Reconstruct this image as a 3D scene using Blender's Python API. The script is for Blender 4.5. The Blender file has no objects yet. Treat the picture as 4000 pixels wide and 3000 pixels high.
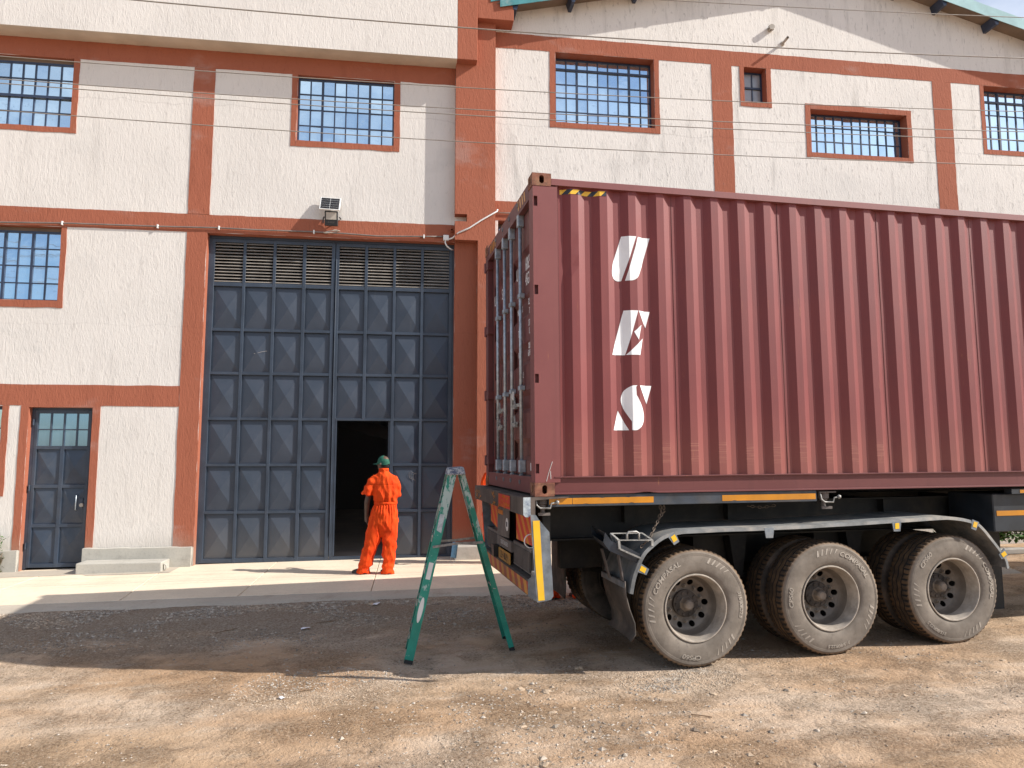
import bpy, bmesh, math, random
import numpy as np
from mathutils import Vector, Matrix, noise
SC = bpy.context.scene
COL = SC.collection
R = math.radians
rnd = random.Random(7)

# ---------------------------------------------------------------- camera
cd = bpy.data.cameras.new('camera'); cam = bpy.data.objects.new('camera', cd); COL.objects.link(cam)
cd.sensor_width = 36.0; cd.lens = 2790.45 / 4000 * 36; cd.clip_start = .05; cd.clip_end = 3000
_y, _p, _r = R(7.9004), R(5.754), R(-.022)
_f = Vector((math.sin(_y) * math.cos(_p), math.cos(_y) * math.cos(_p), math.sin(_p)))
_rt = Vector((math.cos(_y), -math.sin(_y), 0)); _u = _rt.cross(_f)
_r2 = _rt * math.cos(_r) + _u * math.sin(_r); _u2 = _u * math.cos(_r) - _rt * math.sin(_r)
cam.matrix_world = Matrix(((_r2.x, _u2.x, -_f.x, 0), (_r2.y, _u2.y, -_f.y, -12.5), (_r2.z, _u2.z, -_f.z, 1.85), (0, 0, 0, 1)))
SC.camera = cam

# ---------------------------------------------------------------- world, sun, exposure
SUNV = Vector((1.295, -.432, 1.0)).normalized()          # towards the sun
el = math.asin(SUNV.z); az = math.atan2(SUNV.x, SUNV.y)   # az from +Y clockwise
W = bpy.data.worlds.new('World'); SC.world = W; W.use_nodes = True
nt = W.node_tree; nt.nodes.clear()
out = nt.nodes.new('ShaderNodeOutputWorld'); bg = nt.nodes.new('ShaderNodeBackground')
sky = nt.nodes.new('ShaderNodeTexSky'); sky.sky_type = 'NISHITA'; sky.sun_disc = False
sky.sun_elevation = el; sky.sun_rotation = az; sky.altitude = 1600; sky.air_density = 1.0; sky.dust_density = 4.0; sky.ozone_density = 1.0
tc = nt.nodes.new('ShaderNodeTexCoord'); mp = nt.nodes.new('ShaderNodeMapping'); mp.inputs['Location'].default_value = (0, 4.3, 1); mp.inputs['Scale'].default_value = (1.5, 1.5, 3.6)
nz = nt.nodes.new('ShaderNodeTexNoise'); nz.inputs['Scale'].default_value = 1.5; nz.inputs['Detail'].default_value = 7; nz.inputs['Roughness'].default_value = .55
cr = nt.nodes.new('ShaderNodeValToRGB'); cr.color_ramp.elements[0].position = .43; cr.color_ramp.elements[1].position = .68
cr.color_ramp.elements[1].color = (.56, .56, .56, 1)
mx = nt.nodes.new('ShaderNodeMix'); mx.data_type = 'RGBA'; mx.inputs['B'].default_value = (8.5, 8.7, 9.0, 1)
lk = nt.links.new
lk(tc.outputs['Generated'], mp.inputs['Vector']); lk(mp.outputs['Vector'], nz.inputs['Vector']); lk(nz.outputs['Fac'], cr.inputs['Fac'])
lk(cr.outputs['Color'], mx.inputs['Factor']); lk(sky.outputs['Color'], mx.inputs['A']); lk(mx.outputs['Result'], bg.inputs['Color'])
bg.inputs['Strength'].default_value = .108; lk(bg.outputs['Background'], out.inputs['Surface'])
sl = bpy.data.lights.new('sun', 'SUN'); sl.energy = 4.3; sl.angle = R(.55); sl.color = (1, .95, .875)
so = bpy.data.objects.new('sun', sl); COL.objects.link(so); so.rotation_euler = SUNV.to_track_quat('Z', 'Y').to_euler(); so.location = (20, -20, 30)
SC.view_settings.view_transform = 'Standard'; SC.view_settings.look = 'None'; SC.view_settings.gamma = 1
SC.view_settings.exposure = .66; SC.view_settings.use_curve_mapping = False

# ---------------------------------------------------------------- helpers
class MB:
    """collects shapes and links them as ONE mesh object"""
    def __init__(s): s.v = []; s.f = []; s.m = []; s.k = 0
    def add(s, vs, fs):
        o = len(s.v); s.v += [tuple(p) for p in vs]; s.f += [tuple(i + o for i in q) for q in fs]; s.m += [s.k] * len(fs); return s
    def quad(s, a, b, c, d): return s.add([a, b, c, d], [(0, 1, 2, 3)])
    def box(s, x0, x1, y0, y1, z0, z1):
        return s.add([(x0, y0, z0), (x1, y0, z0), (x1, y1, z0), (x0, y1, z0), (x0, y0, z1), (x1, y0, z1), (x1, y1, z1), (x0, y1, z1)],
                     [(0, 3, 2, 1), (4, 5, 6, 7), (0, 1, 5, 4), (1, 2, 6, 5), (2, 3, 7, 6), (3, 0, 4, 7)])
    def obox(s, M, sx, sy, sz):
        c = [(x, y, z) for z in (-.5, .5) for (x, y) in ((-.5, -.5), (.5, -.5), (.5, .5), (-.5, .5))]
        return s.add([M @ Vector((x * sx, y * sy, z * sz)) for x, y, z in c],
                     [(0, 3, 2, 1), (4, 5, 6, 7), (0, 1, 5, 4), (1, 2, 6, 5), (2, 3, 7, 6), (3, 0, 4, 7)])
    def bar(s, a, b, w, t, up=(0, 0, 1)):
        """a box from a to b, w wide (across up x dir) and t thick (along up)"""
        a = Vector(a); b = Vector(b); d = (b - a); L = d.length; d.normalize(); up = Vector(up)
        x = d.cross(up)
        if x.length < 1e-4: x = d.cross(Vector((1, 0, 0)))
        x.normalize(); n = x.cross(d)
        M = Matrix((x, d, n)).transposed().to_4x4(); M.translation = (a + b) / 2
        return s.obox(M, w, L, t)
    def prism(s, poly, axis, a0, a1):
        """poly: 2D points in the plane across axis ('x','y','z'), pushed from a0 to a1"""
        def P(p, a):
            if axis == 'y': return (p[0], a, p[1])
            if axis == 'x': return (a, p[0], p[1])
            return (p[0], p[1], a)
        n = len(poly)
        vs = [P(p, a0) for p in poly] + [P(p, a1) for p in poly]
        fs = [tuple(range(n)), tuple(range(2 * n - 1, n - 1, -1))] + [(i, i + n, (i + 1) % n + n, (i + 1) % n) for i in range(n)]
        return s.add(vs, fs)
    def tube(s, pts, r, n=8, cap=True):
        pts = [Vector(p) for p in pts]; m = len(pts); rs = r if isinstance(r, (list, tuple)) else [r] * m
        vs = []; pu = None
        for i, p in enumerate(pts):
            d = (pts[min(i + 1, m - 1)] - pts[max(i - 1, 0)]).normalized()
            if pu is None: pu = Vector((0, 0, 1)) if abs(d.z) < .9 else Vector((1, 0, 0))
            x = d.cross(pu).normalized(); pu = x.cross(d).normalized()
            for k in range(n):
                a = 2 * math.pi * k / n; vs.append(p + (x * math.cos(a) + pu * math.sin(a)) * rs[i])
        fs = [(i * n + k, i * n + (k + 1) % n, (i + 1) * n + (k + 1) % n, (i + 1) * n + k) for i in range(m - 1) for k in range(n)]
        if cap: fs += [tuple(range(n - 1, -1, -1)), tuple((m - 1) * n + k for k in range(n))]
        return s.add(vs, fs)
    def lathe(s, prof, n, c=(0, 0, 0), axis='y'):
        """prof: (r, h) list turned about an axis through c"""
        vs = []
        for r, h in prof:
            for k in range(n):
                a = 2 * math.pi * k / n; x, z = r * math.cos(a), r * math.sin(a)
                vs.append((c[0] + x, c[1] + h, c[2] + z) if axis == 'y' else (c[0] + x, c[1] + z, c[2] + h))
        m = len(prof)
        return s.add(vs, [(i * n + k, i * n + (k + 1) % n, (i + 1) * n + (k + 1) % n, (i + 1) * n + k) for i in range(m - 1) for k in range(n)])
    def mesh(s, name, mats, bevel=0, smooth=False, seg=1, angle=None):
        me = bpy.data.meshes.new(name); me.from_pydata(s.v, [], s.f)
        for m in (mats if isinstance(mats, (list, tuple)) else [mats]): me.materials.append(m)
        if max(s.m, default=0): me.polygons.foreach_set('material_index', s.m)
        bm = bmesh.new(); bm.from_mesh(me)
        bmesh.ops.recalc_face_normals(bm, faces=bm.faces)
        if bevel:
            bmesh.ops.bevel(bm, geom=[e for e in bm.edges if len(e.link_faces) == 2 and e.calc_face_angle(0) > .5], offset=bevel, segments=seg, affect='EDGES', profile=.5, clamp_overlap=True)
        if smooth:
            for f in bm.faces: f.smooth = True
            if angle:
                for e in bm.edges:
                    if len(e.link_faces) == 2 and e.calc_face_angle(0) > angle: e.smooth = False
        bm.to_mesh(me); bm.free()
        return me
    def build(s, name, mats, parent=None, loc=None, **k):
        return place(s.mesh(name, mats, **k), name, parent, loc)

def place(me, name, parent=None, loc=None, rot=None, scale=None):
    o = bpy.data.objects.new(name, me); COL.objects.link(o)
    if parent is not None: o.parent = parent
    if loc is not None: o.location = loc
    elif parent is not None and 'off' in ROOT.get(parent.name, {}): o.location = ROOT[parent.name]['off']
    if rot is not None: o.rotation_euler = rot
    if scale is not None: o.scale = scale
    return o
ROOT = {}
def tag(o, label=None, cat=None, group=None, kind=None):
    if label: o['label'] = label
    if cat: o['category'] = cat
    if group: o['group'] = group
    if kind: o['kind'] = kind
    return o
def thing(name, label, cat, loc, group=None, rot=None, world=True):
    """an Empty at the thing's base; with world=True its parts are given in world coordinates"""
    o = bpy.data.objects.new(name, None); COL.objects.link(o); o.location = loc; o.empty_display_size = .2
    if rot is not None: o.rotation_euler = rot
    if world: ROOT[o.name] = {'off': tuple(-c for c in loc)}
    return tag(o, label, cat, group)
def text_mesh(body, size, mat, name='lettering', extrude=.0015, shear=0, bold=.0, spacing=1.0):
    c = bpy.data.curves.new(name, 'FONT'); c.body = body; c.size = size; c.extrude = extrude; c.shear = shear; c.offset = bold
    c.space_character = spacing; c.align_x = 'CENTER'; c.align_y = 'CENTER'; c.resolution_u = 3
    t = bpy.data.objects.new(name, c); COL.objects.link(t)
    dg = bpy.context.evaluated_depsgraph_get(); me = bpy.data.meshes.new_from_object(t.evaluated_get(dg))
    bpy.data.objects.remove(t); bpy.data.curves.remove(c)
    me.materials.clear(); me.materials.append(mat); me.name = name
    return me
def evaluated(o, name):
    dg = bpy.context.evaluated_depsgraph_get(); dg.update()
    me = bpy.data.meshes.new_from_object(o.evaluated_get(dg)); me.name = name; return me

# ---------------------------------------------------------------- materials
MAT = {}
class N:
    """a small node builder"""
    def __init__(s, name):
        m = bpy.data.materials.new(name); m.use_nodes = True; s.m = m; s.t = m.node_tree; s.b = s.t.nodes['Principled BSDF']; MAT[name] = m
        s.co = s.t.nodes.new('ShaderNodeTexCoord')
    def n(s, t, **k):
        x = s.t.nodes.new(t)
        for a, v in k.items(): setattr(x, a, v)
        return x
    def l(s, a, b): s.t.links.new(a, b)
    def pos(s, src='Object', scale=(1, 1, 1), rot=(0, 0, 0)):
        mp = s.n('ShaderNodeMapping'); mp.inputs['Scale'].default_value = scale; mp.inputs['Rotation'].default_value = rot
        if src == 'World': g = s.n('ShaderNodeNewGeometry'); s.l(g.outputs['Position'], mp.inputs['Vector'])
        else: s.l(s.co.outputs[src], mp.inputs['Vector'])
        return mp.outputs['Vector']
    def noise(s, vec, scale, detail=4, rough=.55, dist=0):
        x = s.n('ShaderNodeTexNoise'); x.inputs['Scale'].default_value = scale; x.inputs['Detail'].default_value = detail
        x.inputs['Roughness'].default_value = rough; x.inputs['Distortion'].default_value = dist; s.l(vec, x.inputs['Vector']); return x.outputs['Fac']
    def ramp(s, fac, a, b, va=0, vb=1):
        x = s.n('ShaderNodeMapRange'); x.inputs['From Min'].default_value = a; x.inputs['From Max'].default_value = b
        x.inputs['To Min'].default_value = va; x.inputs['To Max'].default_value = vb; x.interpolation_type = 'SMOOTHSTEP'; s.l(fac, x.inputs['Value']); return x.outputs['Result']
    def math(s, op, a, b=None):
        x = s.n('ShaderNodeMath', operation=op)
        for i, v in enumerate((a, b)):
            if v is None: continue
            if isinstance(v, (int, float)): x.inputs[i].default_value = v
            else: s.l(v, x.inputs[i])
        return x.outputs[0]
    def mix(s, fac, a, b):
        x = s.n('ShaderNodeMix', data_type='RGBA')
        if isinstance(fac, (int, float)): x.inputs['Factor'].default_value = fac
        else: s.l(fac, x.inputs['Factor'])
        for nm, v in (('A', a), ('B', b)):
            if isinstance(v, tuple): x.inputs[nm].default_value = (*v, 1)
            else: s.l(v, x.inputs[nm])
        return x.outputs['Result']
    def sep(s, vec):
        x = s.n('ShaderNodeSeparateXYZ'); s.l(vec, x.inputs[0]); return x.outputs
    def col(s, c):
        if isinstance(c, tuple): s.b.inputs['Base Color'].default_value = (*c, 1)
        else: s.l(c, s.b.inputs['Base Color'])
        return s
    def set(s, rough=.7, metal=0, spec=.5, coat=0):
        if isinstance(rough, (int, float)): s.b.inputs['Roughness'].default_value = rough
        else: s.l(rough, s.b.inputs['Roughness'])
        s.b.inputs['Metallic'].default_value = metal; s.b.inputs['Specular IOR Level'].default_value = spec; s.b.inputs['Coat Weight'].default_value = coat
        return s
    def bump(s, h, strength=.5, dist=.01, prev=None):
        x = s.n('ShaderNodeBump'); x.inputs['Strength'].default_value = strength; x.inputs['Distance'].default_value = dist
        s.l(h, x.inputs['Height'])
        if prev is not None: s.l(prev, x.inputs['Normal'])
        s.l(x.outputs['Normal'], s.b.inputs['Normal']); return x.outputs['Normal']

def simple(name, c, rough=.6, metal=0, var=.12, scale=6, bump=0, src='Object', spec=.5, dirt=None, dirtamt=.4):
    m = N(name); v = m.pos(src)
    f = m.noise(v, scale, 5)
    c2 = tuple(x * (1 - var * 1.6) for x in c); c1 = tuple(min(1, x * (1 + var)) for x in c)
    cc = m.mix(m.ramp(f, .3, .7), c2, c1)
    if dirt:
        g = m.noise(v, scale * .45, 7, .7)
        cc = m.mix(m.math('MULTIPLY', m.ramp(g, .45, .68), dirtamt), cc, dirt)
    m.col(cc).set(rough, metal, spec)
    if bump: m.bump(m.noise(v, scale * 12, 4), bump, .004)
    return m.m

def plaster(name, base, dark, streak=.5):
    m = N(name); v = m.pos('World')
    vs = m.pos('World', (21, 21, 5.5)); vf = m.pos('World', (60, 60, 17))
    a = m.noise(vs, 1, 5, .65, .9); b = m.noise(vf, 1, 3, .6); big = m.noise(v, .55, 5, .6); mid = m.noise(m.pos('World', (3.2, 3.2, .5)), 1, 6, .65)
    c = m.mix(m.ramp(big, .35, .68), base, tuple(x * .93 for x in base))
    c = m.mix(m.math('MULTIPLY', m.ramp(mid, .52, .74), .5 * streak), c, dark)
    pit = m.math('MULTIPLY', m.ramp(a, .56, .70), .55 * streak)
    c = m.mix(pit, c, dark)
    z = m.sep(v)[2]; wob = m.math('MULTIPLY', m.noise(m.pos('World', (1.3, 1, 1)), 1.6, 4, .6), .22)
    for zj, am in ((7.93, .26), (4.02, .16)):               # day joints in the render coat
        d = m.math('ABSOLUTE', m.math('SUBTRACT', m.math('ADD', z, wob), zj + .11)); c = m.mix(m.math('MULTIPLY', m.ramp(d, .016, .003), am), c, dark)
    st = m.noise(m.pos('World', (.9, .9, 1.6)), .75, 5, .62); c = m.mix(m.math('MULTIPLY', m.ramp(st, .57, .70), .20), c, (.47, .46, .44))
    run = m.noise(m.pos('World', (5.5, 5.5, .22)), 1, 4, .6); c = m.mix(m.math('MULTIPLY', m.ramp(run, .60, .74), .22 * streak), c, dark)
    # splash dirt at the foot of the wall
    foot = m.math('MULTIPLY', m.ramp(m.math('ADD', z, m.math('MULTIPLY', big, .5)), .95, .45), .42)
    c = m.mix(foot, c, (.30, .25, .19))
    m.col(c).set(.88, 0, .25)
    h = m.math('ADD', m.math('MULTIPLY', a, 1.0), m.math('MULTIPLY', b, .45))
    m.bump(h, .5, .016)
    return m.m

plaster('plaster_white', (.71, .675, .632), (.42, .39, .36), .6)
plaster('plaster_white_streaked', (.74, .705, .66), (.36, .34, .315), 1.15)
plaster('plaster_terracotta', (.355, .118, .069), (.21, .066, .038), .6)
simple('soffit_plaster', (.60, .52, .42), .9, var=.06, scale=2, dirt=(.4, .33, .25), dirtamt=.35)
simple('soffit_brown', (.20, .15, .11), .85, var=.1, scale=3)
simple('navy_metal', (.034, .049, .074), .40, var=.14, scale=3.2, dirt=(.07, .085, .115), dirtamt=.30, src='World')
m = N('navy_panel'); v = m.pos('World'); oi = m.n('ShaderNodeObjectInfo'); f_ = m.noise(v, 2.4, 6, .62)
c = m.mix(m.ramp(f_, .32, .7), (.032, .045, .067), (.047, .061, .086)); c = m.mix(m.math('MULTIPLY', oi.outputs['Random'], .35), c, (.050, .062, .088))
z = m.sep(v)[2]; c = m.mix(m.math('MULTIPLY', m.ramp(m.math('ADD', z, m.math('MULTIPLY', m.noise(v, 3, 5, .7), .9)), 1.5, .4), .45), c, (.125, .115, .105))
c = m.mix(m.math('MULTIPLY', m.ramp(m.noise(m.pos('World', (7, 7, .8)), 1, 6, .7), .60, .74), .35), c, (.10, .105, .115))
m.col(c).set(m.ramp(f_, .3, .7, .36, .50), 0, .5); m.bump(m.noise(v, 3.2, 2), .12, .03)
simple('navy_door_metal', (.034, .05, .078), .38, var=.14, scale=3.2, dirt=(.12, .12, .12), dirtamt=.25, src='World')
simple('louvre_slat', (.29, .26, .225), .55, var=.1, scale=5, src='World')
simple('window_steel', (.030, .045, .085), .4, var=.15, scale=8, src='World')
simple('teal_roof_sheet', (.075, .27, .29), .34, var=.12, scale=5, dirt=(.55, .55, .5), dirtamt=.5, src='World')
simple('teal_flashing_glare', (.30, .50, .52), .32, var=.10, scale=3, src='World')  # right slope: bright sky reflection put into the base colour
simple('putty', (.55, .56, .56), .8, var=.2, scale=30)
simple('white_plastic', (.78, .78, .76), .45, var=.04)
simple('black_plastic', (.012, .012, .013), .45, var=.2)
simple('steel', (.5, .5, .5), .35, 1, var=.1)
simple('cable_grey', (.27, .24, .205), .6, var=.1)
simple('conduit_grey', (.20, .175, .16), .55, var=.15)
simple('cable_light', (.45, .41, .35), .6, var=.1)
m = N('glass_pane'); v = m.pos('Object')
oi = m.n('ShaderNodeObjectInfo'); c = m.mix(oi.outputs['Random'], (.76, .93, 1.0), (.62, .80, .93))
gr_ = m.ramp(m.noise(m.pos('World', (1, 1, 1.6)), 7, 6, .7), .56, .74)
m.col(m.mix(m.math('MULTIPLY', gr_, .30), c, (.33, .35, .36)))
m.set(m.math('ADD', m.math('MULTIPLY', gr_, .22), .03), .92, .5)
m.bump(m.noise(m.pos('World'), 3.5, 2), .06, .02)
m = N('dim_reflection_pane'); m.col((.33, .48, .62)).set(.06, .9)  # same glass as the windows; dimmer reflection put into its tint
m = N('frosted_pane'); m.col(m.mix(m.noise(m.pos('World'), 9, 4), (.20, .22, .24), (.42, .44, .45))).set(.25, .2)
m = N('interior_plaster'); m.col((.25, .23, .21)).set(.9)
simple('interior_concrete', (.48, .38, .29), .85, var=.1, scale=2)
# concrete
def concrete(name, c, dirt, amt=.5):
    m = N(name); v = m.pos('World'); a = m.noise(v, 1.1, 6, .65); b = m.noise(v, 30, 4, .6)
    cc = m.mix(m.ramp(a, .3, .75), c, tuple(x * .85 for x in c))
    cc = m.mix(m.math('MULTIPLY', m.ramp(m.noise(v, 2.6, 8, .72), .52, .72), amt), cc, dirt)
    cc = m.mix(m.math('MULTIPLY', m.ramp(b, .5, .72), .35), cc, tuple(x * .6 for x in c))
    m.col(cc).set(.9, 0, .25); m.bump(m.math('ADD', b, m.noise(v, 110, 3)), .35, .004); return m.m
concrete('slab_concrete', (.78, .655, .50), (.60, .47, .33), .35)
concrete('apron_concrete', (.48, .42, .345), (.31, .245, .185), .8)
concrete('plinth_concrete', (.46, .44, .39), (.22, .205, .18), .55)
# earth
m = N('earth'); v = m.pos('World'); xyz = m.sep(v)
vs = m.pos('World', (.55, 1.5, 1), (0, 0, R(14)))
a = m.noise(vs, .62, 6, .62); b = m.noise(vs, 1.9, 6, .66, .4); fi = m.noise(v, 42, 5, .68); f2 = m.noise(v, 150, 3, .6)
big = m.noise(m.pos('World', (.42, .95, 1), (0, 0, R(-16))), .55, 5, .58, .6)
c = m.mix(m.ramp(a, .36, .64), (.50, .345, .22), (.625, .49, .37))
c = m.mix(m.math('MULTIPLY', m.ramp(big, .46, .66), .75), c, (.435, .272, .158))
c = m.mix(m.math('MULTIPLY', m.ramp(b, .50, .68), .5), c, (.40, .26, .158))
c = m.mix(m.math('MULTIPLY', m.ramp(m.noise(vs, 2.6, 5, .6), .54, .72), .42), c, (.68, .57, .455))
gz = m.math('ADD', xyz[1], m.math('MULTIPLY', b, 2.4))
grav = m.math('MULTIPLY', m.ramp(gz, -3.9, -2.6), m.ramp(m.math('ADD', xyz[0], m.math('MULTIPLY', a, 2.0)), 3.6, 1.2))
c = m.mix(m.math('MULTIPLY', grav, .75), c, (.38, .315, .25))
grit = m.ramp(m.math('ADD', m.noise(v, 1.7, 6, .65), m.math('MULTIPLY', grav, .2)), .40, .62, .12, 1)
c = m.mix(m.math('MULTIPLY', m.math('MULTIPLY', m.ramp(fi, .50, .66), .9), grit), c, (.24, .158, .10))
c = m.mix(m.math('MULTIPLY', m.math('MULTIPLY', m.ramp(m.noise(v, 75, 4, .7), .55, .68), .7), grit), c, (.14, .096, .065))
c = m.mix(m.math('MULTIPLY', m.math('MULTIPLY', m.ramp(m.noise(v, 21, 5, .7), .57, .66), .6), grit), c, (.30, .185, .105))
c = m.mix(m.math('MULTIPLY', m.math('MULTIPLY', m.ramp(fi, .46, .32), .6), grit), c, (.78, .66, .53))
m.col(c).set(.95, 0, .15)
n1 = m.bump(m.math('ADD', m.noise(v, 9, 6, .7), m.math('MULTIPLY', fi, .5)), .8, .045)
m.bump(m.math('MULTIPLY', m.math('ADD', fi, m.math('MULTIPLY', f2, .6)), grit), 1.0, .016, n1)
m = N('gravel_stone'); r_ = m.n('ShaderNodeNewGeometry'); vv = m.noise(m.pos('World'), 16, 2)
c = m.mix(m.ramp(vv, .36, .64), (.19, .16, .13), (.50, .44, .37)); c = m.mix(m.math('MULTIPLY', m.ramp(m.noise(m.pos('World'), 1.3, 4), .44, .62), .6), c, (.44, .32, .215))
m.col(c).set(.9, 0, .2)
simple('loose_rock', (.50, .385, .275), .9, var=.3, scale=14, bump=.6, dirt=(.40, .27, .165), dirtamt=.8)
simple('scrap_paper', (.75, .75, .78), .8, var=.05)
simple('dry_twig', (.22, .14, .08), .9, var=.2, scale=20)
# container and trailer (object coordinates are the container's own u, v, w)
def container_paint(name, base, faded, side=False):
    m = N(name); v = m.pos('Object'); x = m.sep(v); big = m.noise(v, 1.1, 6, .62); stv = m.noise(m.pos('Object', (9, 9, .55)), 1, 6, .65)
    c = m.mix(m.ramp(big, .3, .7), base, faded)
    c = m.mix(m.math('MULTIPLY', m.ramp(stv, .5, .72), .35), c, tuple(q * .75 for q in base))
    # rust flecks and drips
    ru = m.noise(m.pos('Object', (16, 16, 2.2)), 1, 8, .72); c = m.mix(m.math('MULTIPLY', m.ramp(ru, .645, .70), .6 if not side else .30), c, (.33, .125, .045))
    if side:
        # scuffed band where forklifts and straps rubbed the outer ribs
        hz = m.noise(m.pos('Object', (3, 3, 95)), 1, 4, .6)
        rib = m.math('LESS_THAN', x[1], .0235)
        wob = m.math('ADD', x[2], m.math('MULTIPLY', m.noise(m.pos('Object', (1.7, 0, 0)), 1, 2), .16))
        band = m.math('MULTIPLY', m.ramp(wob, .33, .37), m.ramp(wob, .56, .52)); band = m.math('MULTIPLY', band, m.ramp(x[0], 3.7, 3.55))
        c = m.mix(m.math('MULTIPLY', m.math('MULTIPLY', band, rib), m.ramp(hz, .45, .66, 0, .5)), c, (.33, .14, .095))
        # dusty lower zone
        c = m.mix(m.ramp(x[2], .9, .1, 0, .22), c, (.33, .14, .09))
    m.col(c); m.set(m.ramp(big, .3, .7, .52, .62), 0, .55); m.b.inputs['Sheen Weight'].default_value = .08; m.b.inputs['Sheen Roughness'].default_value = .35; m.bump(m.noise(v, 60, 3), .05, .002); return m.m
container_paint('container_side_paint', (.158, .0225, .0225), (.185, .031, .029), True)
container_paint('container_paint', (.110, .021, .0205), (.132, .030, .028))
container_paint('container_post_paint', (.165, .037, .035), (.195, .05, .046))
simple('container_door_paint', (.125, .028, .026), .5, var=.15, scale=3, dirt=(.22, .12, .08), dirtamt=.3)
simple('rusty_casting', (.20, .072, .042), .8, var=.3, scale=16, bump=.3, dirt=(.30, .17, .09), dirtamt=.7)
simple('galvanized', (.42, .48, .53), .42, .55, var=.15, scale=22, dirt=(.25, .24, .22), dirtamt=.35)
simple('galvanized_plate', (.17, .195, .22), .55, .35, var=.2, scale=9, dirt=(.36, .34, .31), dirtamt=.5)
simple('rubber_gasket', (.03, .03, .028), .7, var=.2)
simple('white_lettering', (.80, .81, .82), .5, var=.05, scale=3, dirt=(.5, .47, .44), dirtamt=.25)
simple('faint_lettering', (.55, .52, .5), .7, var=.15, scale=30)
simple('sticker_white', (.75, .74, .72), .5, var=.05)
simple('black_print', (.02, .02, .02), .6, var=.1)
simple('chassis_navy', (.016, .021, .029), .5, var=.3, scale=4, dirt=(.07, .06, .05), dirtamt=.5)
simple('chassis_black', (.012, .012, .012), .7, var=.3, scale=4, dirt=(.06, .048, .036), dirtamt=.55)
simple('rail_navy', (.030, .040, .055), .5, var=.25, scale=5, dirt=(.10, .085, .07), dirtamt=.5)
simple('reflective_amber', (.52, .205, .008), .35, var=.08, scale=5, dirt=(.30, .15, .04), dirtamt=.25)
simple('reflective_yellow', (.80, .47, .02), .35, var=.06, scale=5, dirt=(.65, .40, .10), dirtamt=.4)
simple('reflective_red', (.50, .035, .018), .4, var=.1, scale=8, dirt=(.30, .10, .05), dirtamt=.4)
simple('reflective_orange', (.58, .22, .03), .4, var=.1, scale=8, dirt=(.35, .15, .05), dirtamt=.4)
simple('dusty_beam', (.085, .065, .055), .85, var=.25, scale=6, dirt=(.15, .12, .10), dirtamt=.6)
simple('dusty_steel', (.13, .11, .10), .75, var=.2, scale=6, dirt=(.20, .165, .14), dirtamt=.5)
simple('lamp_dark', (.015, .015, .018), .5, var=.3, scale=10, dirt=(.05, .042, .038), dirtamt=.4)
simple('plate_yellow', (.42, .20, .025), .6, var=.15, scale=12, dirt=(.15, .09, .05), dirtamt=.5)
simple('fender_plastic', (.17, .175, .175), .75, var=.2, scale=6, dirt=(.36, .32, .27), dirtamt=.8)
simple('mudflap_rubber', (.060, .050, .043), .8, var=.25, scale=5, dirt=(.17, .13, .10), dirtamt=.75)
simple('pale_enamel', (.50, .56, .58), .5, var=.15, scale=14, dirt=(.10, .13, .20), dirtamt=.9)
def tyre_mat():
    m = N('dusty_tyre'); v = m.pos('Object'); x = m.sep(v)
    rr = m.math('SQRT', m.math('ADD', m.math('MULTIPLY', x[0], x[0]), m.math('MULTIPLY', x[2], x[2])))
    a = m.noise(v, 5, 6, .65); c = m.mix(m.ramp(a, .3, .7), (.150, .127, .105), (.23, .197, .164))
    c = m.mix(m.ramp(rr, .485, .515, 0, .8), c, (.20, .118, .062))            # earth packed on the tread
    c = m.mix(m.math('MULTIPLY', m.ramp(m.noise(v, 17, 6, .7), .55, .72), .5), c, (.085, .073, .062))
    m.col(c).set(.9, 0, .2); m.bump(m.noise(v, 55, 4), .25, .004)
    m = N('dusty_tread'); v = m.pos('Object'); m.col(m.mix(m.ramp(m.noise(v, 9, 5), .35, .7), (.062, .046, .034), (.15, .095, .055))).set(.95, 0, .15); m.bump(m.noise(v, 60, 3), .3, .004)
tyre_mat()
simple('tyre_groove', (.020, .016, .013), .95, var=.2, scale=10)
simple('tyre_lettering', (.36, .315, .265), .85, var=.1, scale=20)
simple('rim_steel', (.19, .162, .135), .55, .25, var=.18, scale=7, dirt=(.13, .10, .08), dirtamt=.6)
simple('rim_edge', (.41, .36, .305), .5, .2, var=.15, scale=12, dirt=(.2, .15, .11), dirtamt=.4)
simple('hub_dark', (.045, .036, .03), .7, var=.3, scale=10, dirt=(.13, .10, .08), dirtamt=.45)
simple('hub_cap', (.20, .165, .135), .6, .3, var=.2, scale=14)
simple('chain_rusty', (.16, .12, .09), .7, .3, var=.2, scale=20)
m = N('hazard_tape'); x = m.sep(m.pos('Object')); s_ = m.math('FRACT', m.math('MULTIPLY', m.math('SUBTRACT', x[0], x[2]), 8.2))
m.col(m.mix(m.math('LESS_THAN', s_, .45), (.78, .46, .03), (.02, .025, .035))).set(.4)
m = N('stripe_panel'); x = m.sep(m.pos('Object')); s_ = m.math('FRACT', m.math('MULTIPLY', m.math('SUBTRACT', x[1], m.math('MULTIPLY', x[2], 1.15)), 4.5))
m.col(m.mix(m.math('LESS_THAN', s_, .42), (.55, .030, .016), (.62, .23, .02))).set(.4)
m = N('stripe_bumper'); v = m.pos('Object'); x = m.sep(v); s_ = m.math('FRACT', m.math('MULTIPLY', m.math('ADD', x[1], m.math('MULTIPLY', x[2], -.75)), 3.9))
c = m.mix(m.math('LESS_THAN', s_, .5), (.36, .045, .025), (.50, .22, .04)); m.col(m.mix(m.math('MULTIPLY', m.ramp(m.noise(v, 8, 6, .7), .46, .66), .65), c, (.16, .10, .065))).set(.6)
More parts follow.
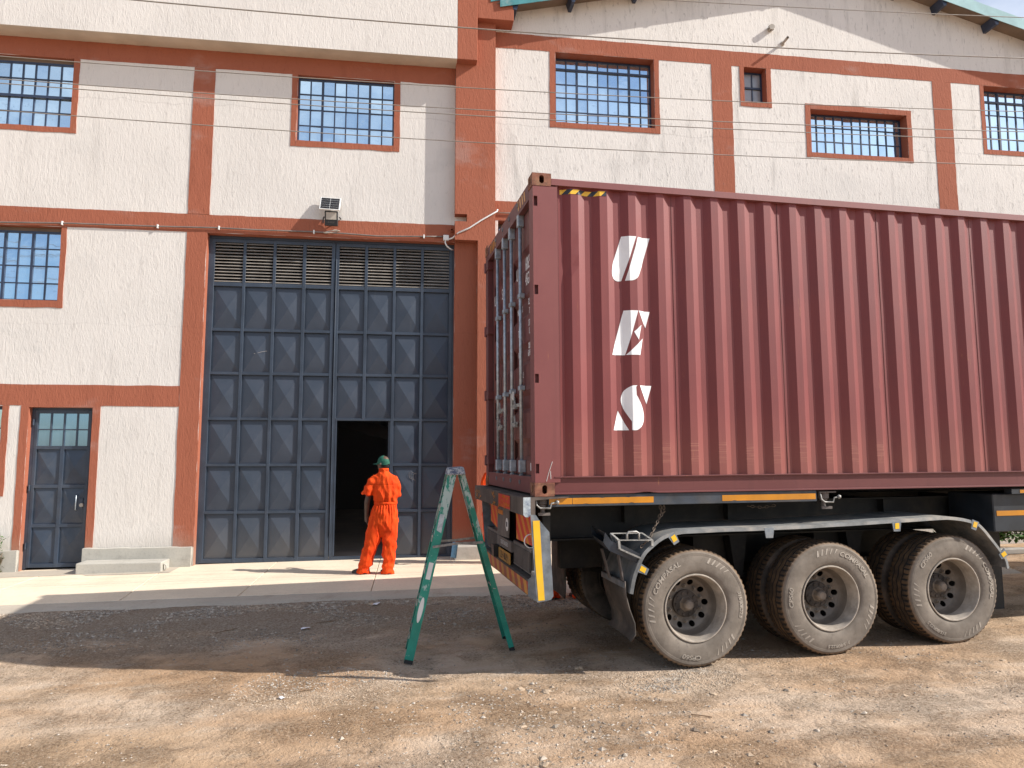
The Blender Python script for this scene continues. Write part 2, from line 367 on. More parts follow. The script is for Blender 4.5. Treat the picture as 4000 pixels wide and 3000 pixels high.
# ladder
def ladder_mat():
    m = N('green_fibreglass'); v = m.pos('Object'); x = m.sep(v); sp = m.noise(m.pos('Object', (15, 15, 6)), 1, 7, .75); dots = m.noise(v, 46, 2, .5)
    c = m.mix(m.ramp(m.noise(v, 5, 5), .3, .7), (.008, .19, .135), (.016, .27, .20))
    hi = m.ramp(x[2], .7, 1.5, .0, .15)
    c = m.mix(m.math('MULTIPLY', m.ramp(m.math('ADD', sp, hi), .60, .66), .8), c, (.50, .58, .56))
    c = m.mix(m.ramp(dots, .71, .74, 0, .7), c, (.55, .62, .58)); m.col(c).set(.5)
    m = N('splattered_cap'); v = m.pos('Object'); m.col(m.mix(m.ramp(m.noise(v, 28, 6, .7), .44, .56), (.08, .10, .16), (.42, .44, .46))).set(.7)
ladder_mat()
simple('worn_aluminium', (.33, .32, .30), .55, .4, var=.25, scale=25)
simple('black_rubber', (.02, .02, .02), .8, var=.2)
simple('mask_blue', (.22, .42, .60), .85, var=.08)
# people
simple('skin_dark', (.105, .060, .040), .55, var=.1, scale=12)
m = N('orange_overalls'); v = m.pos('Object'); f_ = m.noise(m.pos('Object', (9, 9, 4)), 1, 5, .6)
m.col(m.mix(m.ramp(f_, .3, .7), (.70, .048, .006), (.82, .085, .010))).set(.85, 0, .2); m.bump(m.noise(m.pos('Object', (24, 24, 10)), 1, 5, .6), .45, .012)
simple('green_cap', (.010, .105, .066), .8, var=.12, scale=30)
simple('dark_shoe', (.035, .030, .030), .6, var=.2, scale=20)
simple('black_hair', (.008, .007, .006), .8, var=.2, scale=40)
simple('eye_white', (.7, .68, .64), .3, var=.02)
# plants
m = N('leaf_green'); m.col(m.mix(m.noise(m.pos('World'), 14, 3), (.035, .10, .014), (.10, .20, .035))).set(.6); m.b.inputs['Subsurface Weight'].default_value = 0
m = N('leaf_dry'); m.col(m.mix(m.noise(m.pos('World'), 30, 3), (.07, .085, .03), (.16, .15, .07))).set(.7)
simple('kerb_paint', (.36, .34, .31), .8, var=.12, scale=5)

# ---------------------------------------------------------------- ground and pavement
def sst(a, b, x):
    t = min(1, max(0, (x - a) / (b - a))); return t * t * (3 - 2 * t)
def pave(x, y): return .11 + .0125 * x + .015 * y
def gbase(x, y):
    xc = max(-9, min(14, x)); front = -.085 + .025 * xc - .02 * sst(-8.0, -12, y)
    k = sst(-5.6, -3.0, y); z = front * (1 - k) + (pave(xc, -3.03) - .035) * k
    return z
def gheight(x, y):
    z = gbase(x, y)
    if y > -2.9 and x < 9.2: return z - .12                      # under the pavement
    amp = 1 - sst(-3.4, -3.0, y) * .6
    track = .35 if (-6.75 < y < -5.9 and 1.6 < x < 6.5) or (1.5 < x < 6.5 and -4.6 < y < -3.6) else 1
    n = noise.noise(Vector((x * .45, y * .8, 3))) * .030 + noise.noise(Vector((x * 1.6, y * 2.2, 9))) * .014 + noise.noise(Vector((x * 5, y * 6, 1))) * .006 + noise.noise(Vector((x * 14, y * 14, 4))) * .0035
    # wheel ruts pressed along the yard, with cross lugs
    for y0, sl_, dp in ((-7.15, -.05, .020), (-7.55, -.05, .016), (-8.35, .06, .018), (-6.95, .03, .012)):
        c = y - y0 - sl_ * x - .10 * noise.noise(Vector((x * .35, y0, 0))); m_ = max(0, noise.noise(Vector((x * .5, y0, 6))) + .35)
        if abs(c) < .3: n += -dp * m_ * math.exp(-(c / .13) ** 2) + dp * .6 * m_ * math.exp(-((abs(c) - .20) / .05) ** 2) + (.004 * m_ * math.sin(x * 52 + abs(c) * 40) if abs(c) < .13 else 0)
    return z + n * amp * track
xs = [-600, -200, -80, -40, -24, -16, -12, -9] + list(np.arange(-7.5, 9.001, .05)) + [9.3, 10, 11, 12.5, 14, 17, 22, 30, 45, 80, 200, 600]
ys = [-600, -200, -80, -40, -25, -18, -15, -13] + list(np.arange(-11.5, -2.79, .05)) + [-2.4, -1, 0, 3, 8, 13, 20, 40, 80, 200, 600]
V_ = [(x, y, gheight(x, y)) for y in ys for x in xs]; nx = len(xs)
F_ = [(j * nx + i, j * nx + i + 1, (j + 1) * nx + i + 1, (j + 1) * nx + i) for j in range(len(ys) - 1) for i in range(nx - 1)]
g = MB().add(V_, F_).build('ground', MAT['earth'], smooth=True); tag(g, kind='structure')

pv = thing('pavement', None, None, (0, -1.2, 0)); tag(pv, kind='structure')
joints = [-9.0, -7.3, -5.6, -3.79, -2.22, -.52, 1.15, 2.8, 4.5, 6.2, 7.9, 9.0]
slant = lambda xj, y: xj + (.10 if abs(xj + 3.79) < .01 else .02) * (-(y + 1.3)) * (1 if abs(xj + 3.79) < .01 else 0)
for a, b in zip(joints[:-1], joints[1:]):
    mb = MB(); g_ = .005
    pts = [(slant(a, -2.6) + g_, -2.6), (slant(b, -2.6) - g_, -2.6), (slant(b, .2) - g_, .2), (slant(a, .2) + g_, .2)]
    mb.add([(x, y, pave(x, y) - .10) for x, y in pts] + [(x, y, pave(x, y)) for x, y in pts], [(0, 3, 2, 1), (4, 5, 6, 7), (0, 1, 5, 4), (1, 2, 6, 5), (2, 3, 7, 6), (3, 0, 4, 7)])
    mb.build('slab', MAT['slab_concrete'], pv, bevel=.004)
mb = MB(); q = []
for i, x in enumerate(np.arange(-9, 9.0, .12)):
    e = noise.noise(Vector((x * 1.3, 0, 0))) * .12 + noise.noise(Vector((x * 6, 4, 0))) * .05
    for (y, dz) in ((-2.602, .0), (-2.80, -.006), (-2.98 + e, -.028), (-3.05 + e, -.10)): q.append((x, y, pave(x, y) + dz - .004))
n4 = len(q) // 4; mb.add(q, [(i * 4 + k, i * 4 + k + 1, i * 4 + k + 5, i * 4 + k + 4) for i in range(n4 - 1) for k in range(3)])
mb.build('apron_strip', MAT['apron_concrete'], pv, smooth=True)
# a grey cement fillet runs along the wall foot by the small door
mb = MB(); q = []
for x in np.arange(-9, -3.6, .1):
    e = noise.noise(Vector((x * 1.7, 7, 0))) * .10
    w_ = -.52 + e if x < -5.0 else -.62 + e * .5
    for y in (.0, w_): q.append((x, y, pave(x, y) + .004))
n2 = len(q) // 2; mb.add(q, [(i * 2, i * 2 + 1, i * 2 + 3, i * 2 + 2) for i in range(n2 - 1)])
mb.build('cement_screed', MAT['apron_concrete'], pv)

# ---------------------------------------------------------------- buildings
LB = thing('warehouse', 'white plastered warehouse with terracotta bands and a tall navy gate', 'building', (-3.5, 0, 0))
RB = thing('gabled_hall', 'white gabled hall with terracotta bands behind the red container', 'building', (8, 0, 0))
def wall(mb, x0, x1, z0, z1, holes, y=0.0, depth=.25):
    X = sorted({x0, x1} | {h[i] for h in holes for i in (0, 1) if x0 < h[i] < x1}); Z = sorted({z0, z1} | {h[i] for h in holes for i in (2, 3) if z0 < h[i] < z1})
    for a, b in zip(X[:-1], X[1:]):
        for c, d in zip(Z[:-1], Z[1:]):
            mxx, mz = (a + b) / 2, (c + d) / 2
            if any(h[0] < mxx < h[1] and h[2] < mz < h[3] for h in holes): continue
            mb.quad((a, y, c), (b, y, c), (b, y, d), (a, y, d)); mb.quad((a, y + depth, c), (a, y + depth, d), (b, y + depth, d), (b, y + depth, c))
def reveal(parent, h, mat, depth=.26, y0=-.0, t=.004):
    """painted plaster lining the sides of an opening"""
    x0, x1, z0, z1 = h; mb = MB()
    for (a, b, c, d) in ((x0, x0 + t, z0, z1), (x1 - t, x1, z0, z1), (x0 + t, x1 - t, z1 - t, z1), (x0 + t, x1 - t, z0, z0 + t)):
        mb.box(a, b, y0, depth, c, d)
    mb.build('reveal', mat, parent)
TE = MAT['plaster_terracotta']
BN_ = 0
def band(parent, x0, x1, z0, z1, d=.005, mat=None):
    global BN_; BN_ += 1; d += .0003 * (BN_ % 8); w = .009; k = BN_ * 3.7
    def edge(a, b, f):
        n = max(2, int(abs(b - a) / .07)); return [f(a + (b - a) * i / n) for i in range(n)]
    j = lambda t, q: w * noise.noise(Vector((t * 3.1, q, k))) + .5 * w * noise.noise(Vector((t * 11, q, k)))
    P = edge(x0, x1, lambda t: (t, z0 + j(t, 1))) + edge(z0, z1, lambda t: (x1 + j(t, 2), t)) + edge(x1, x0, lambda t: (t, z1 + j(t, 3))) + edge(z1, z0, lambda t: (x0 + j(t, 4), t))
    MB().prism(P, 'y', -d, .012).build('painted_band', mat or TE, parent)
H1 = (-7.7, -5.807, 7.372, 8.600); H2 = (-2.106, -.408, 7.387, 8.600); H3 = (-7.55, -5.834, 4.398, 5.651); H0 = (-7.6, -6.545, 1.315, 2.655)
HD = (-6.152, -5.188, -.2, 2.642); HG = (-3.528, .703, -.2, 5.652)
LH = [H1, H2, H3, H0, HD, HG]
mb = MB(); wall(mb, -12, 1.41, -.3, 8.93, LH)
mb.quad((-12, 0, -.3), (-12, 12, -.3), (-12, 12, 8.93), (-12, 0, 8.93))
mb.build('wall', MAT['plaster_white'], LB)
for h in (H1, H2, H3, H0, HD): reveal(LB, h, TE)
reveal(LB, HG, TE, .30)
MB().box(-12, .70, -.34, .20, 8.93, 11.3).build('parapet', MAT['plaster_white'], LB)
MB().box(-12, .698, -.338, -.0, 8.926, 8.934).build('soffit', MAT['soffit_plaster'], LB)
# painted bands
band(LB, .7035, 1.0995, .10, 5.6545, .006); band(LB, -12, .69, 8.602, 8.925); band(LB, -12, .69, 5.654, 5.969); band(LB, -12, -3.857, 2.667, 3.012)
band(LB, -3.855, -3.530, .375, 5.6525, .0075); band(LB, -3.855, -3.503, 5.9705, 8.6005, .0075)
band(LB, -5.805, -5.711, 7.278, 8.601, .0075); band(LB, -7.8, -5.8065, 7.278, 7.3715, .0075)
band(LB, -2.203, -2.107, 7.280, 8.601, .0075); band(LB, -.407, -.303, 7.280, 8.601, .0075); band(LB, -2.1065, -.4075, 7.280, 7.386, .0075)
band(LB, -5.833, -5.752, 4.280, 5.6535, .0075); band(LB, -7.7, -5.8345, 4.280, 4.397, .0075)
band(LB, -6.544, -6.446, 1.212, 2.6665, .0075); band(LB, -7.8, -6.5455, 1.212, 1.314, .0075)
band(LB, -6.272, -6.153, .365, 2.6665, .0075); band(LB, -5.187, -5.070, .375, 2.6665, .0075); band(LB, -6.1525, -5.1875, 2.643, 2.6665, .0075)
# corner pillar: a wide upper shaft with a notch, a narrow lower strip, and two corbelled blocks
mb = MB(); py = -.18
mb.box(.692, 1.41, py, .0, 6.125, 8.93).box(.692, 1.41, py, 0, 5.655, 5.992).box(.905, 1.41, py, 0, 5.992, 6.125).box(1.10, 1.41, py, 0, -.1, 5.655)
mb.build('pillar', TE, LB)
MB().box(.702, 1.062, -.343, .2, 8.924, 11.3).build('corbel_block', TE, LB, bevel=.006)
MB().box(1.064, 1.725, -.325, .2, 9.745, 10.25).build('corbel_block', TE, LB, bevel=.006)
mb = MB().box(1.064, 1.41, -.18, .2, 8.93, 9.745); mb.build('pillar_head', TE, LB)
MB().lathe([(.030, .03), (.030, -.055), (.022, -.055), (.022, .0)], 16, (.645, -.03, 5.862)).build('drain_stub', TE, LB)
# plinths
concrete_m = MAT['plinth_concrete']
mb = MB()
for (x0, x1, y0, z1) in ((-5.195, -3.545, -.075, .375), (-12, -6.165, -.06, .36)):
    n = int((x1 - x0) / .08); q = []
    for i in range(n + 1):
        x = x0 + (x1 - x0) * i / n; e = noise.noise(Vector((x * 4, 1, 2))) * .012
        q += [(x, y0, pave(x, 0) - .1), (x, y0 - .004 * math.sin(x * 9), z1 + e), (x, .05, z1 + e * 2 + .01)]
    mb.add(q, [(i * 3 + k, i * 3 + 3 + k, i * 3 + 4 + k, i * 3 + 1 + k) for i in range(n) for k in range(2)] + [(0, 1, 2), (n * 3, n * 3 + 2, n * 3 + 1)])
mb.build('plinth', concrete_m, LB)
MB().box(.715, 1.46, -.30, .0, .0, .345).build('plinth', concrete_m, LB, bevel=.02, seg=2)
sb = MB().box(-5.115, -3.86, -.47, -.08, .0, .205).build('concrete_step', concrete_m, None, bevel=.018, seg=2)
tag(sb, 'low rough concrete step in front of the plinth between the small door and gate', 'step')
mb = MB().lathe([(.055, 0), (.055, -.05), (.042, -.05), (.042, 0)], 14, (-3.86, -.36, .115), 'x' if False else 'y')
pp = mb.build('drain_pipe_end', MAT['plinth_concrete'], LB); pp.rotation_euler = (0, 0, 0)
# roof slab and interior
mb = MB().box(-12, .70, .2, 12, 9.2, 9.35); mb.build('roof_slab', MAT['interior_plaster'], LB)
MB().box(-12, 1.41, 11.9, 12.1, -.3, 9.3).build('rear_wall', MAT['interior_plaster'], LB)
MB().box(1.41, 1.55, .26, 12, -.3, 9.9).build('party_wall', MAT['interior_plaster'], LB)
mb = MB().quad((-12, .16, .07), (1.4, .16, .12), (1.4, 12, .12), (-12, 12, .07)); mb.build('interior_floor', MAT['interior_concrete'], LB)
mb = MB().bar((-2.6, 5.2, 2.9), (1.3, 5.2, 1.9), .3, .06, (0, -1, 0)).bar((-2.6, 5.0, 3.8), (1.3, 5.0, 2.8), .05, .05)
for i in range(22): x = -2.6 + 3.9 * i / 21; mb.bar((x, 5.0, 2.95 - (x + 2.6) * .256), (x, 5.0, 3.8 - (x + 2.6) * .256), .02, .02)
mb.build('interior_stair_rail', MAT['navy_metal'], LB)

# ---- windows: a steel frame as a part, every pane a sub-part
PANE = MB().box(-.5, .5, -.002, .002, -.5, .5).mesh('pane', MAT['glass_pane'])
PANED = MB().box(-.5, .5, -.002, .002, -.5, .5).mesh('pane', MAT['dim_reflection_pane'])
PANEF = MB().box(-.5, .5, -.002, .002, -.5, .5).mesh('pane', MAT['frosted_pane'])
wrnd = random.Random(3)
def window(parent, h, cols, rows, y, thick=(), thickr=(), bw=.0225, open_x=(), mesh=PANE, boxy=()):
    """cols/rows: bar centre lines, the opening's own edges included"""
    x0, x1, z0, z1 = h; mb = MB()
    for c in cols:
        w = bw * (1.75 if c in thick or c in (cols[0], cols[-1]) else 1) / 2
        mb.box(c - w, c + w, y - (.022 if c in thick else .014), y + .02, rows[0], rows[-1])
    for r_ in rows:
        w = bw * (1.7 if r_ in thickr or r_ in (rows[0], rows[-1]) else .85) / 2
        mb.box(cols[0], cols[-1], y - (.026 if r_ in thickr else .0115), y + .0165, r_ - w, r_ + w)
    for (a, b, c, d) in boxy: mb.box(a, b, y - .035, y - .012, c, d)
    f = mb.build('window', MAT['window_steel'], parent)
    # closing strips between frame and reveal
    mb = MB().box(x0 - .01, x1 + .01, y + .021, y + .03, rows[-1] - .005, z1 + .01)
    mb.build('lintel_board', MAT['soffit_brown'], f, loc=(0, 0, 0))
    for a, b in zip(cols[:-1], cols[1:]):
        for c, d in zip(rows[:-1], rows[1:]):
            tx, tz = wrnd.gauss(0, .010), wrnd.gauss(0, .012)
            place(mesh, 'pane', f, ((a + b) / 2, y + .003, (c + d) / 2), (tz, 0, tx), (b - a, 1, d - c))
    return f
lin = lambda a, b, n: [a + (b - a) * i / n for i in range(n + 1)]
c1 = [-7.68, -7.45, -7.24, -7.03, -6.825, -6.63, -6.432, -6.231, -6.026, -5.815]
window(LB, H1, c1, [7.385, 7.644, 7.915, 8.228, 8.505], .075, thickr=(7.915,), boxy=((-7.68, -5.815, 7.89, 7.935),))
window(LB, H2, [-2.092, -1.886, -1.677, -1.463, -1.266, -1.058, -.846, -.627, -.42], [7.397, 7.703, 7.998, 8.284, 8.56], .09, thick=(-1.677, -.846))
window(LB, H3, [-7.53, -7.33, -7.13, -6.93, -6.72, -6.514, -6.295, -6.075, -5.845], [4.408, 4.698, 4.989, 5.281, 5.56], .085, thick=(-6.72, -6.295, -7.13))
window(LB, H0, [-7.58, -7.35, -7.12, -6.89, -6.67, -6.555], [1.325, 1.65, 1.98, 2.3, 2.62], .085)
HR4 = (2.556, 4.477, 8.03, 9.404); HRs = (6.297, 6.757, 8.70, 9.403); HR5 = (7.652, 9.722, 7.752, 8.638); HR6 = (11.487, 13.5, 8.04, 9.403); HRl = (1.478, 3.6, 4.6, 6.10)
RH = [HR4, HRs, HR5, HR6, HRl]
window(RB, HR4, [2.585, 2.802, 3.01, 3.218, 3.42, 3.621, 3.822, 4.04, 4.261, 4.455], [8.045, 8.337, 8.613, 8.878, 9.17, 9.37], .20, thick=(3.01, 4.04), thickr=(9.17,))
window(RB, HRs, [6.33, 6.545, 6.735], [8.72, 9.06, 9.37], .18, thickr=(9.06,), mesh=PANEF)
window(RB, HR5, [7.68, 7.888, 8.074, 8.263, 8.456, 8.652, 8.840, 9.029, 9.209, 9.393, 9.585, 9.70], [7.765, 8.077, 8.368, 8.61], .20)
window(RB, HR6, [11.51, 11.767, 11.97, 12.173, 12.377, 12.582, 12.79, 13.0, 13.2, 13.47], [8.055, 8.374, 8.625, 8.877, 9.156, 9.37], .20, thick=(11.97, 12.79), thickr=(9.156,))
window(RB, HRl, [1.5, 1.75, 2.0, 2.25, 2.5, 2.75, 3.0, 3.25, 3.58], [4.62, 4.95, 5.28, 5.6, 6.02], .2)

# ---- the gabled hall
zr = lambda x: 11.62 - (.234 * (8.13 - x) if x < 8.13 else .265 * (x - 8.13))
mb = MB(); wall(mb, 1.41, 14.3, -.3, 9.85, RH)
P_ = [(1.41, 9.85), (14.3, 9.85), (14.3, zr(14.3)), (8.13, zr(8.13)), (1.41, zr(1.41))]
mb.add([(x, 0, z) for x, z in P_] + [(x, .25, z) for x, z in P_], [(0, 1, 2, 3, 4), (9, 8, 7, 6, 5)])
mb.quad((14.3, 0, -.3), (14.3, 12, -.3), (14.3, 12, zr(14.3)), (14.3, 0, zr(14.3)))
mb.build('wall', MAT['plaster_white_streaked'], RB)
for h in RH: reveal(RB, h, TE, .26)
band(RB, 1.412, 14.3, 9.405, 9.702); band(RB, 1.412, 14.3, 6.102, 6.462)
band(RB, 2.445, 2.555, 7.928, 9.4045, .0075); band(RB, 4.478, 4.575, 7.928, 9.4045, .0075); band(RB, 2.5555, 4.4775, 7.928, 8.029, .0075)
band(RB, 5.631, 6.043, 6.4635, 9.4045, .0075); band(RB, 10.333, 10.745, 6.4635, 9.4045, .0075)
band(RB, 6.209, 6.296, 8.60, 9.4045, .010); band(RB, 6.758, 6.853, 8.60, 9.4045, .010); band(RB, 6.2965, 6.7575, 8.60, 8.699, .010)
band(RB, 7.545, 7.651, 7.66, 8.745, .0075); band(RB, 9.723, 9.822, 7.66, 8.745, .0075); band(RB, 7.6515, 9.7225, 8.639, 8.745, .0075); band(RB, 7.6515, 9.7225, 7.66, 7.751, .0075)
band(RB, 11.40, 11.486, 7.94, 9.4045, .0075); band(RB, 11.4865, 13.6, 7.94, 8.039, .0075)
MB().box(1.6, 14.3, 11.9, 12.1, -.3, 9.4).build('rear_wall', MAT['interior_plaster'], RB)
for nm, mat, (xa, xb) in (('roof_sheet', 'teal_roof_sheet', (1.30, 8.13)), ('roof_sheet', 'teal_flashing_glare', (8.13, 14.95))):
    mb = MB(); za, zb = zr(xa) + .03, zr(xb) + .03
    mb.k = 0; mb.prism([(xa, za + .02), (xb, zb + .02), (xb, zb + .09), (xa, za + .09)], 'y', -.34, 12.1)
    r_ = mb.build(nm, [MAT['soffit_brown'] if False else MAT[mat]], RB)
    # barge flashing along the verge, its lower edge 0.13 m under the sheet
    xa2 = 1.47 if xa < 8 else xa; zc, zd = zr(xa2), zr(xb)
    mb = MB(); nseg = 14
    for i in range(nseg):
        p, q = xa2 + (xb - xa2) * i / nseg, xa2 + (xb - xa2) * (i + 1) / nseg
        o1, o2 = .006 * noise.noise(Vector((p, 0, 0))), .006 * noise.noise(Vector((q, 0, 0)))
        mb.add([(p, -.36 + o1, zr(p) - .09), (q, -.36 + o2, zr(q) - .09), (q, -.372, zr(q) + .13), (p, -.372, zr(p) + .13),
                (p, -.35 + o1, zr(p) - .09), (q, -.35 + o2, zr(q) - .09), (q, -.345, zr(q) + .13), (p, -.345, zr(p) + .13)],
               [(0, 1, 2, 3), (7, 6, 5, 4), (0, 4, 5, 1), (3, 2, 6, 7)] + ([(0, 3, 7, 4)] if i == 0 else []) + ([(1, 5, 6, 2)] if i == nseg - 1 else []))
    mb.build('barge_flashing', MAT[mat], RB)
    mb = MB().prism([(xa + .12, zr(xa + .12) - .008), (xb, zr(xb) - .008), (xb, zr(xb) + .012), (xa + .12, zr(xa + .12) + .012)], 'y', -.335, -.002); mb.build('eaves_soffit', MAT['soffit_brown'], RB)
for x in (1.75, 2.84, 4.1, 5.3, 6.5, 7.7, 8.6, 9.55, 10.46, 11.6, 12.7, 13.8):
    z = zr(x); mb = MB(); mb.prism([(x - .075, z - .005), (x + .075, z - .005), (x + .03, z - .165), (x - .03, z - .165)], 'y', -.33, .0)
    mb.build('purlin_end', MAT['window_steel'], RB)
# vent pipes on the gable (their own things)
mb = MB().tube([(6.875, .02, 10.22), (6.865, -.11, 10.215)], .055, 14)
vp = thing('vent_cap', 'short slotted vent cap on the white gable above the small window', 'vent pipe', (6.87, 0, 10.21)); mb.build('cap_body', MAT['cable_light'], vp)
mb = MB()
for i in range(7):
    a = 2 * math.pi * i / 7; mb.bar((6.871 + .057 * math.cos(a), -.05, 10.218 + .057 * math.sin(a)), (6.866 + .057 * math.cos(a), -.10, 10.216 + .057 * math.sin(a)), .012, .006, (math.cos(a), 0, math.sin(a)))
mb.build('slot', MAT['black_plastic'], vp)
vp = thing('overflow_pipe', 'thin pale pipe jutting out of the white gable below the vent cap', 'pipe', (7.13, 0, 9.95))
MB().tube([(7.13, .02, 9.95), (7.125, -.10, 9.945), (7.12, -.22, 9.945)], .026, 12, cap=False).build('pipe_tube', MAT['cable_light'], vp, smooth=True)
MB().lathe([(.045, 0), (.045, -.02), (.027, -.03)], 14, (7.13, 0, 9.945)).build('wall_collar', MAT['cable_light'], vp)

# ---- the tall gate: two leaves of framed pyramid panels with louvres on top
GY = .15; NM = MAT['navy_metal']
PYR = MB(); PYR.add([(-.5, 0, -.5), (.5, 0, -.5), (.5, 0, .5), (-.5, 0, .5), (0, -1, 0)], [(0, 1, 4), (1, 2, 4), (2, 3, 4), (3, 0, 4), (0, 3, 2, 1)])
PYRM = PYR.mesh('panel', MAT['navy_panel'])
_SL = MB().obox(Matrix.Rotation(R(38), 4, 'X'), 1, .052, .004); SLM = _SL.mesh('slat', MAT['louvre_slat'])
zrow = [.147, .910, 1.699, 2.478, 3.255, 4.006, 4.80]
def leaf(x0, x1, cols, skip):
    mb = MB(); yb, yf = GY + .03, GY - .016
    holes = []
    # stiles and rails (rails a little shallower so no faces share a plane)
    for c, w in cols: mb.box(c - w / 2, c + w / 2, yf, yb, *( (.085, 5.60) if not skip or not (skip[0] + .02 < c < skip[1] - .02) else (2.478, 5.60)))
    for z, w in [(zrow[1], .045), (zrow[2], .045), (zrow[3], .044), (zrow[4], .048), (zrow[5], .048), (zrow[6], .068), (5.57, .062)]:
        if skip and z < 2.47: mb.box(x0, skip[0], yf + .003, yb - .002, z - w / 2, z + w / 2); mb.box(skip[1], x1, yf + .003, yb - .002, z - w / 2, z + w / 2)
        else: mb.box(x0, x1, yf + .003, yb - .002, z - w / 2, z + w / 2)
    mb.box(x0, x1, yf + .003, yb - .002, .085, .152)
    lf = mb.build('gate_leaf', NM, LB, bevel=.003)
    zz = [.152] + [z for z in zrow[1:]]
    for (a, wa), (b, wb) in zip(cols[:-1], cols[1:]):
        p, q = a + wa / 2, b - wb / 2
        for k in range(6):
            c = (zz[k] if k == 0 else zz[k] + .023); d = zz[k + 1] - (.023 if k < 5 else .034)
            if skip and k < 3 and p > skip[0] - .06 and q < skip[1] + .06: continue
            o = place(PYRM, 'panel', lf, ((p + q) / 2, GY + .029, (c + d) / 2), None, (q - p, .042, d - c))
        for k in range(13):
            z = 4.86 + (5.525 - 4.86) * k / 12
            place(SLM, 'slat', lf, ((p + q) / 2, GY + .012, z), None, (q - p, 1, 1))
    return lf
SKIP = (-1.305, -.385)
leaf(-3.475, -1.392, [(-3.45, .058), (-2.928, .048), (-2.425, .05), (-1.92, .056), (-1.425, .06)], None)
leaf(-1.386, .672, [(-1.353, .062), (-.852, .052), (-.358, .048), (.132, .05), (.642, .06)], SKIP)
mb = MB().box(-1.322, -1.300, .130, .185, .165, 2.492).box(-.388, -.364, .130, .185, .165, 2.492).box(-1.299, -.389, .131, .184, 2.462, 2.49)
mb.build('wicket_frame', NM, LB)
mb = MB().box(-3.524, -3.477, .132, .22, .05, 5.648).box(.674, .699, .132, .22, .05, 5.648).box(-3.476, .673, .132, .22, 5.604, 5.648); mb.build('gate_frame', NM, LB)
mb = MB().box(-.425, -.392, .20, 1.08, .17, 2.45); mb.build('wicket_door', NM, LB)
MB().tube([(-2.72, .142, 3.60), (-2.56, .142, 3.64), (-2.50, .142, 3.65)], .0022, 4).build('scratch_mark', MAT['faint_lettering'], LB)
mb = MB()
for k_ in range(3): mb.tube([(-.02 + .035 * k_ + .035 * math.cos(t), .1435, 1.52 + .06 * math.sin(t) - .015 * k_) for t in [.9 + 4.2 * i / 12 for i in range(13)]], .0025, 4)
mb.build('chalk_mark', MAT['dusty_steel'], LB)
MB().tube([(-1.372, .128, .5), (-1.372, .128, 5.3)], .010, 6).build('meeting_bar', NM, LB)

# ---- the small door on the left
DM = MAT['navy_door_metal']; DY = .11
PYRD = PYR.mesh('panel', DM)
mb = MB(); yf, yb = DY - .012, DY + .03
for c, w in ((-6.075, .05), (-5.66, .058), (-5.262, .05)): mb.box(c - w / 2, c + w / 2, yf, yb, .075, 2.0)
for c, w in ((-6.075, .05), (-5.262, .05)): mb.box(c - w / 2, c + w / 2, yf, yb, 2.0, 2.60)
for z, w in ((.105, .062), (.735, .055), (1.362, .055), (1.988, .058), (2.575, .06)): mb.box(-6.1, -5.237, yf + .003, yb - .002, z - w / 2, z + w / 2)
dr = mb.build('door', DM, LB, bevel=.003)
for a, b in ((-6.05, -5.689), (-5.631, -5.287)):
    for c, d in ((.136, .7075), (.7625, 1.3345), (1.3895, 1.959)):
        place(PYRD, 'panel', dr, ((a + b) / 2, DY + .019, (c + d) / 2), None, (b - a, .034, d - c))
gx = [-6.05, -5.855, -5.655, -5.455, -5.287]; gz_ = [2.017, 2.282, 2.545]
mb = MB()
for c in gx[1:-1]: mb.box(c - .011, c + .011, DY - .008, DY + .02, 2.017, 2.545)
mb.box(-6.05, -5.287, DY - .006, DY + .018, 2.272, 2.292); mb.build('glazing_bar', DM, dr, loc=(0, 0, 0))
for a, b in zip(gx[:-1], gx[1:]):
    for c, d in zip(gz_[:-1], gz_[1:]): place(PANED, 'pane', dr, ((a + b) / 2, DY + .012, (c + d) / 2), (wrnd.gauss(0, .004), 0, wrnd.gauss(0, .004)), (b - a, 1, d - c))
mb = MB().tube([(-5.388, DY - .012, 1.22), (-5.388, DY - .05, 1.215), (-5.392, DY - .05, .985), (-5.392, DY - .012, .98)], .009, 8); mb.build('handle', MAT['galvanized'], dr, loc=(0, 0, 0), smooth=True)
MB().box(-5.36, -5.30, DY - .013, DY + .0, 1.0, 1.17).build('lock_case', DM, dr, loc=(0, 0, 0))
MB().lathe([(.0, -.03), (.030, -.03), (.032, -.012), (.032, 0)], 18, (-5.312, DY - .01, 1.06)).build('lock_cylinder', MAT['cable_light'], dr, loc=(0, 0, 0))
for z in (.42, 1.34, 2.4): MB().tube([(-6.112, DY - .03, z - .05), (-6.112, DY - .03, z + .05)], .016, 10).build('hinge', DM, dr, loc=(0, 0, 0))
mb = MB().box(-6.148, -6.102, .10, .2, .05, 2.64).box(-5.235, -5.192, .10, .2, .05, 2.64).box(-6.102, -5.235, .10, .2, 2.607, 2.638); mb.build('door_frame', DM, LB)

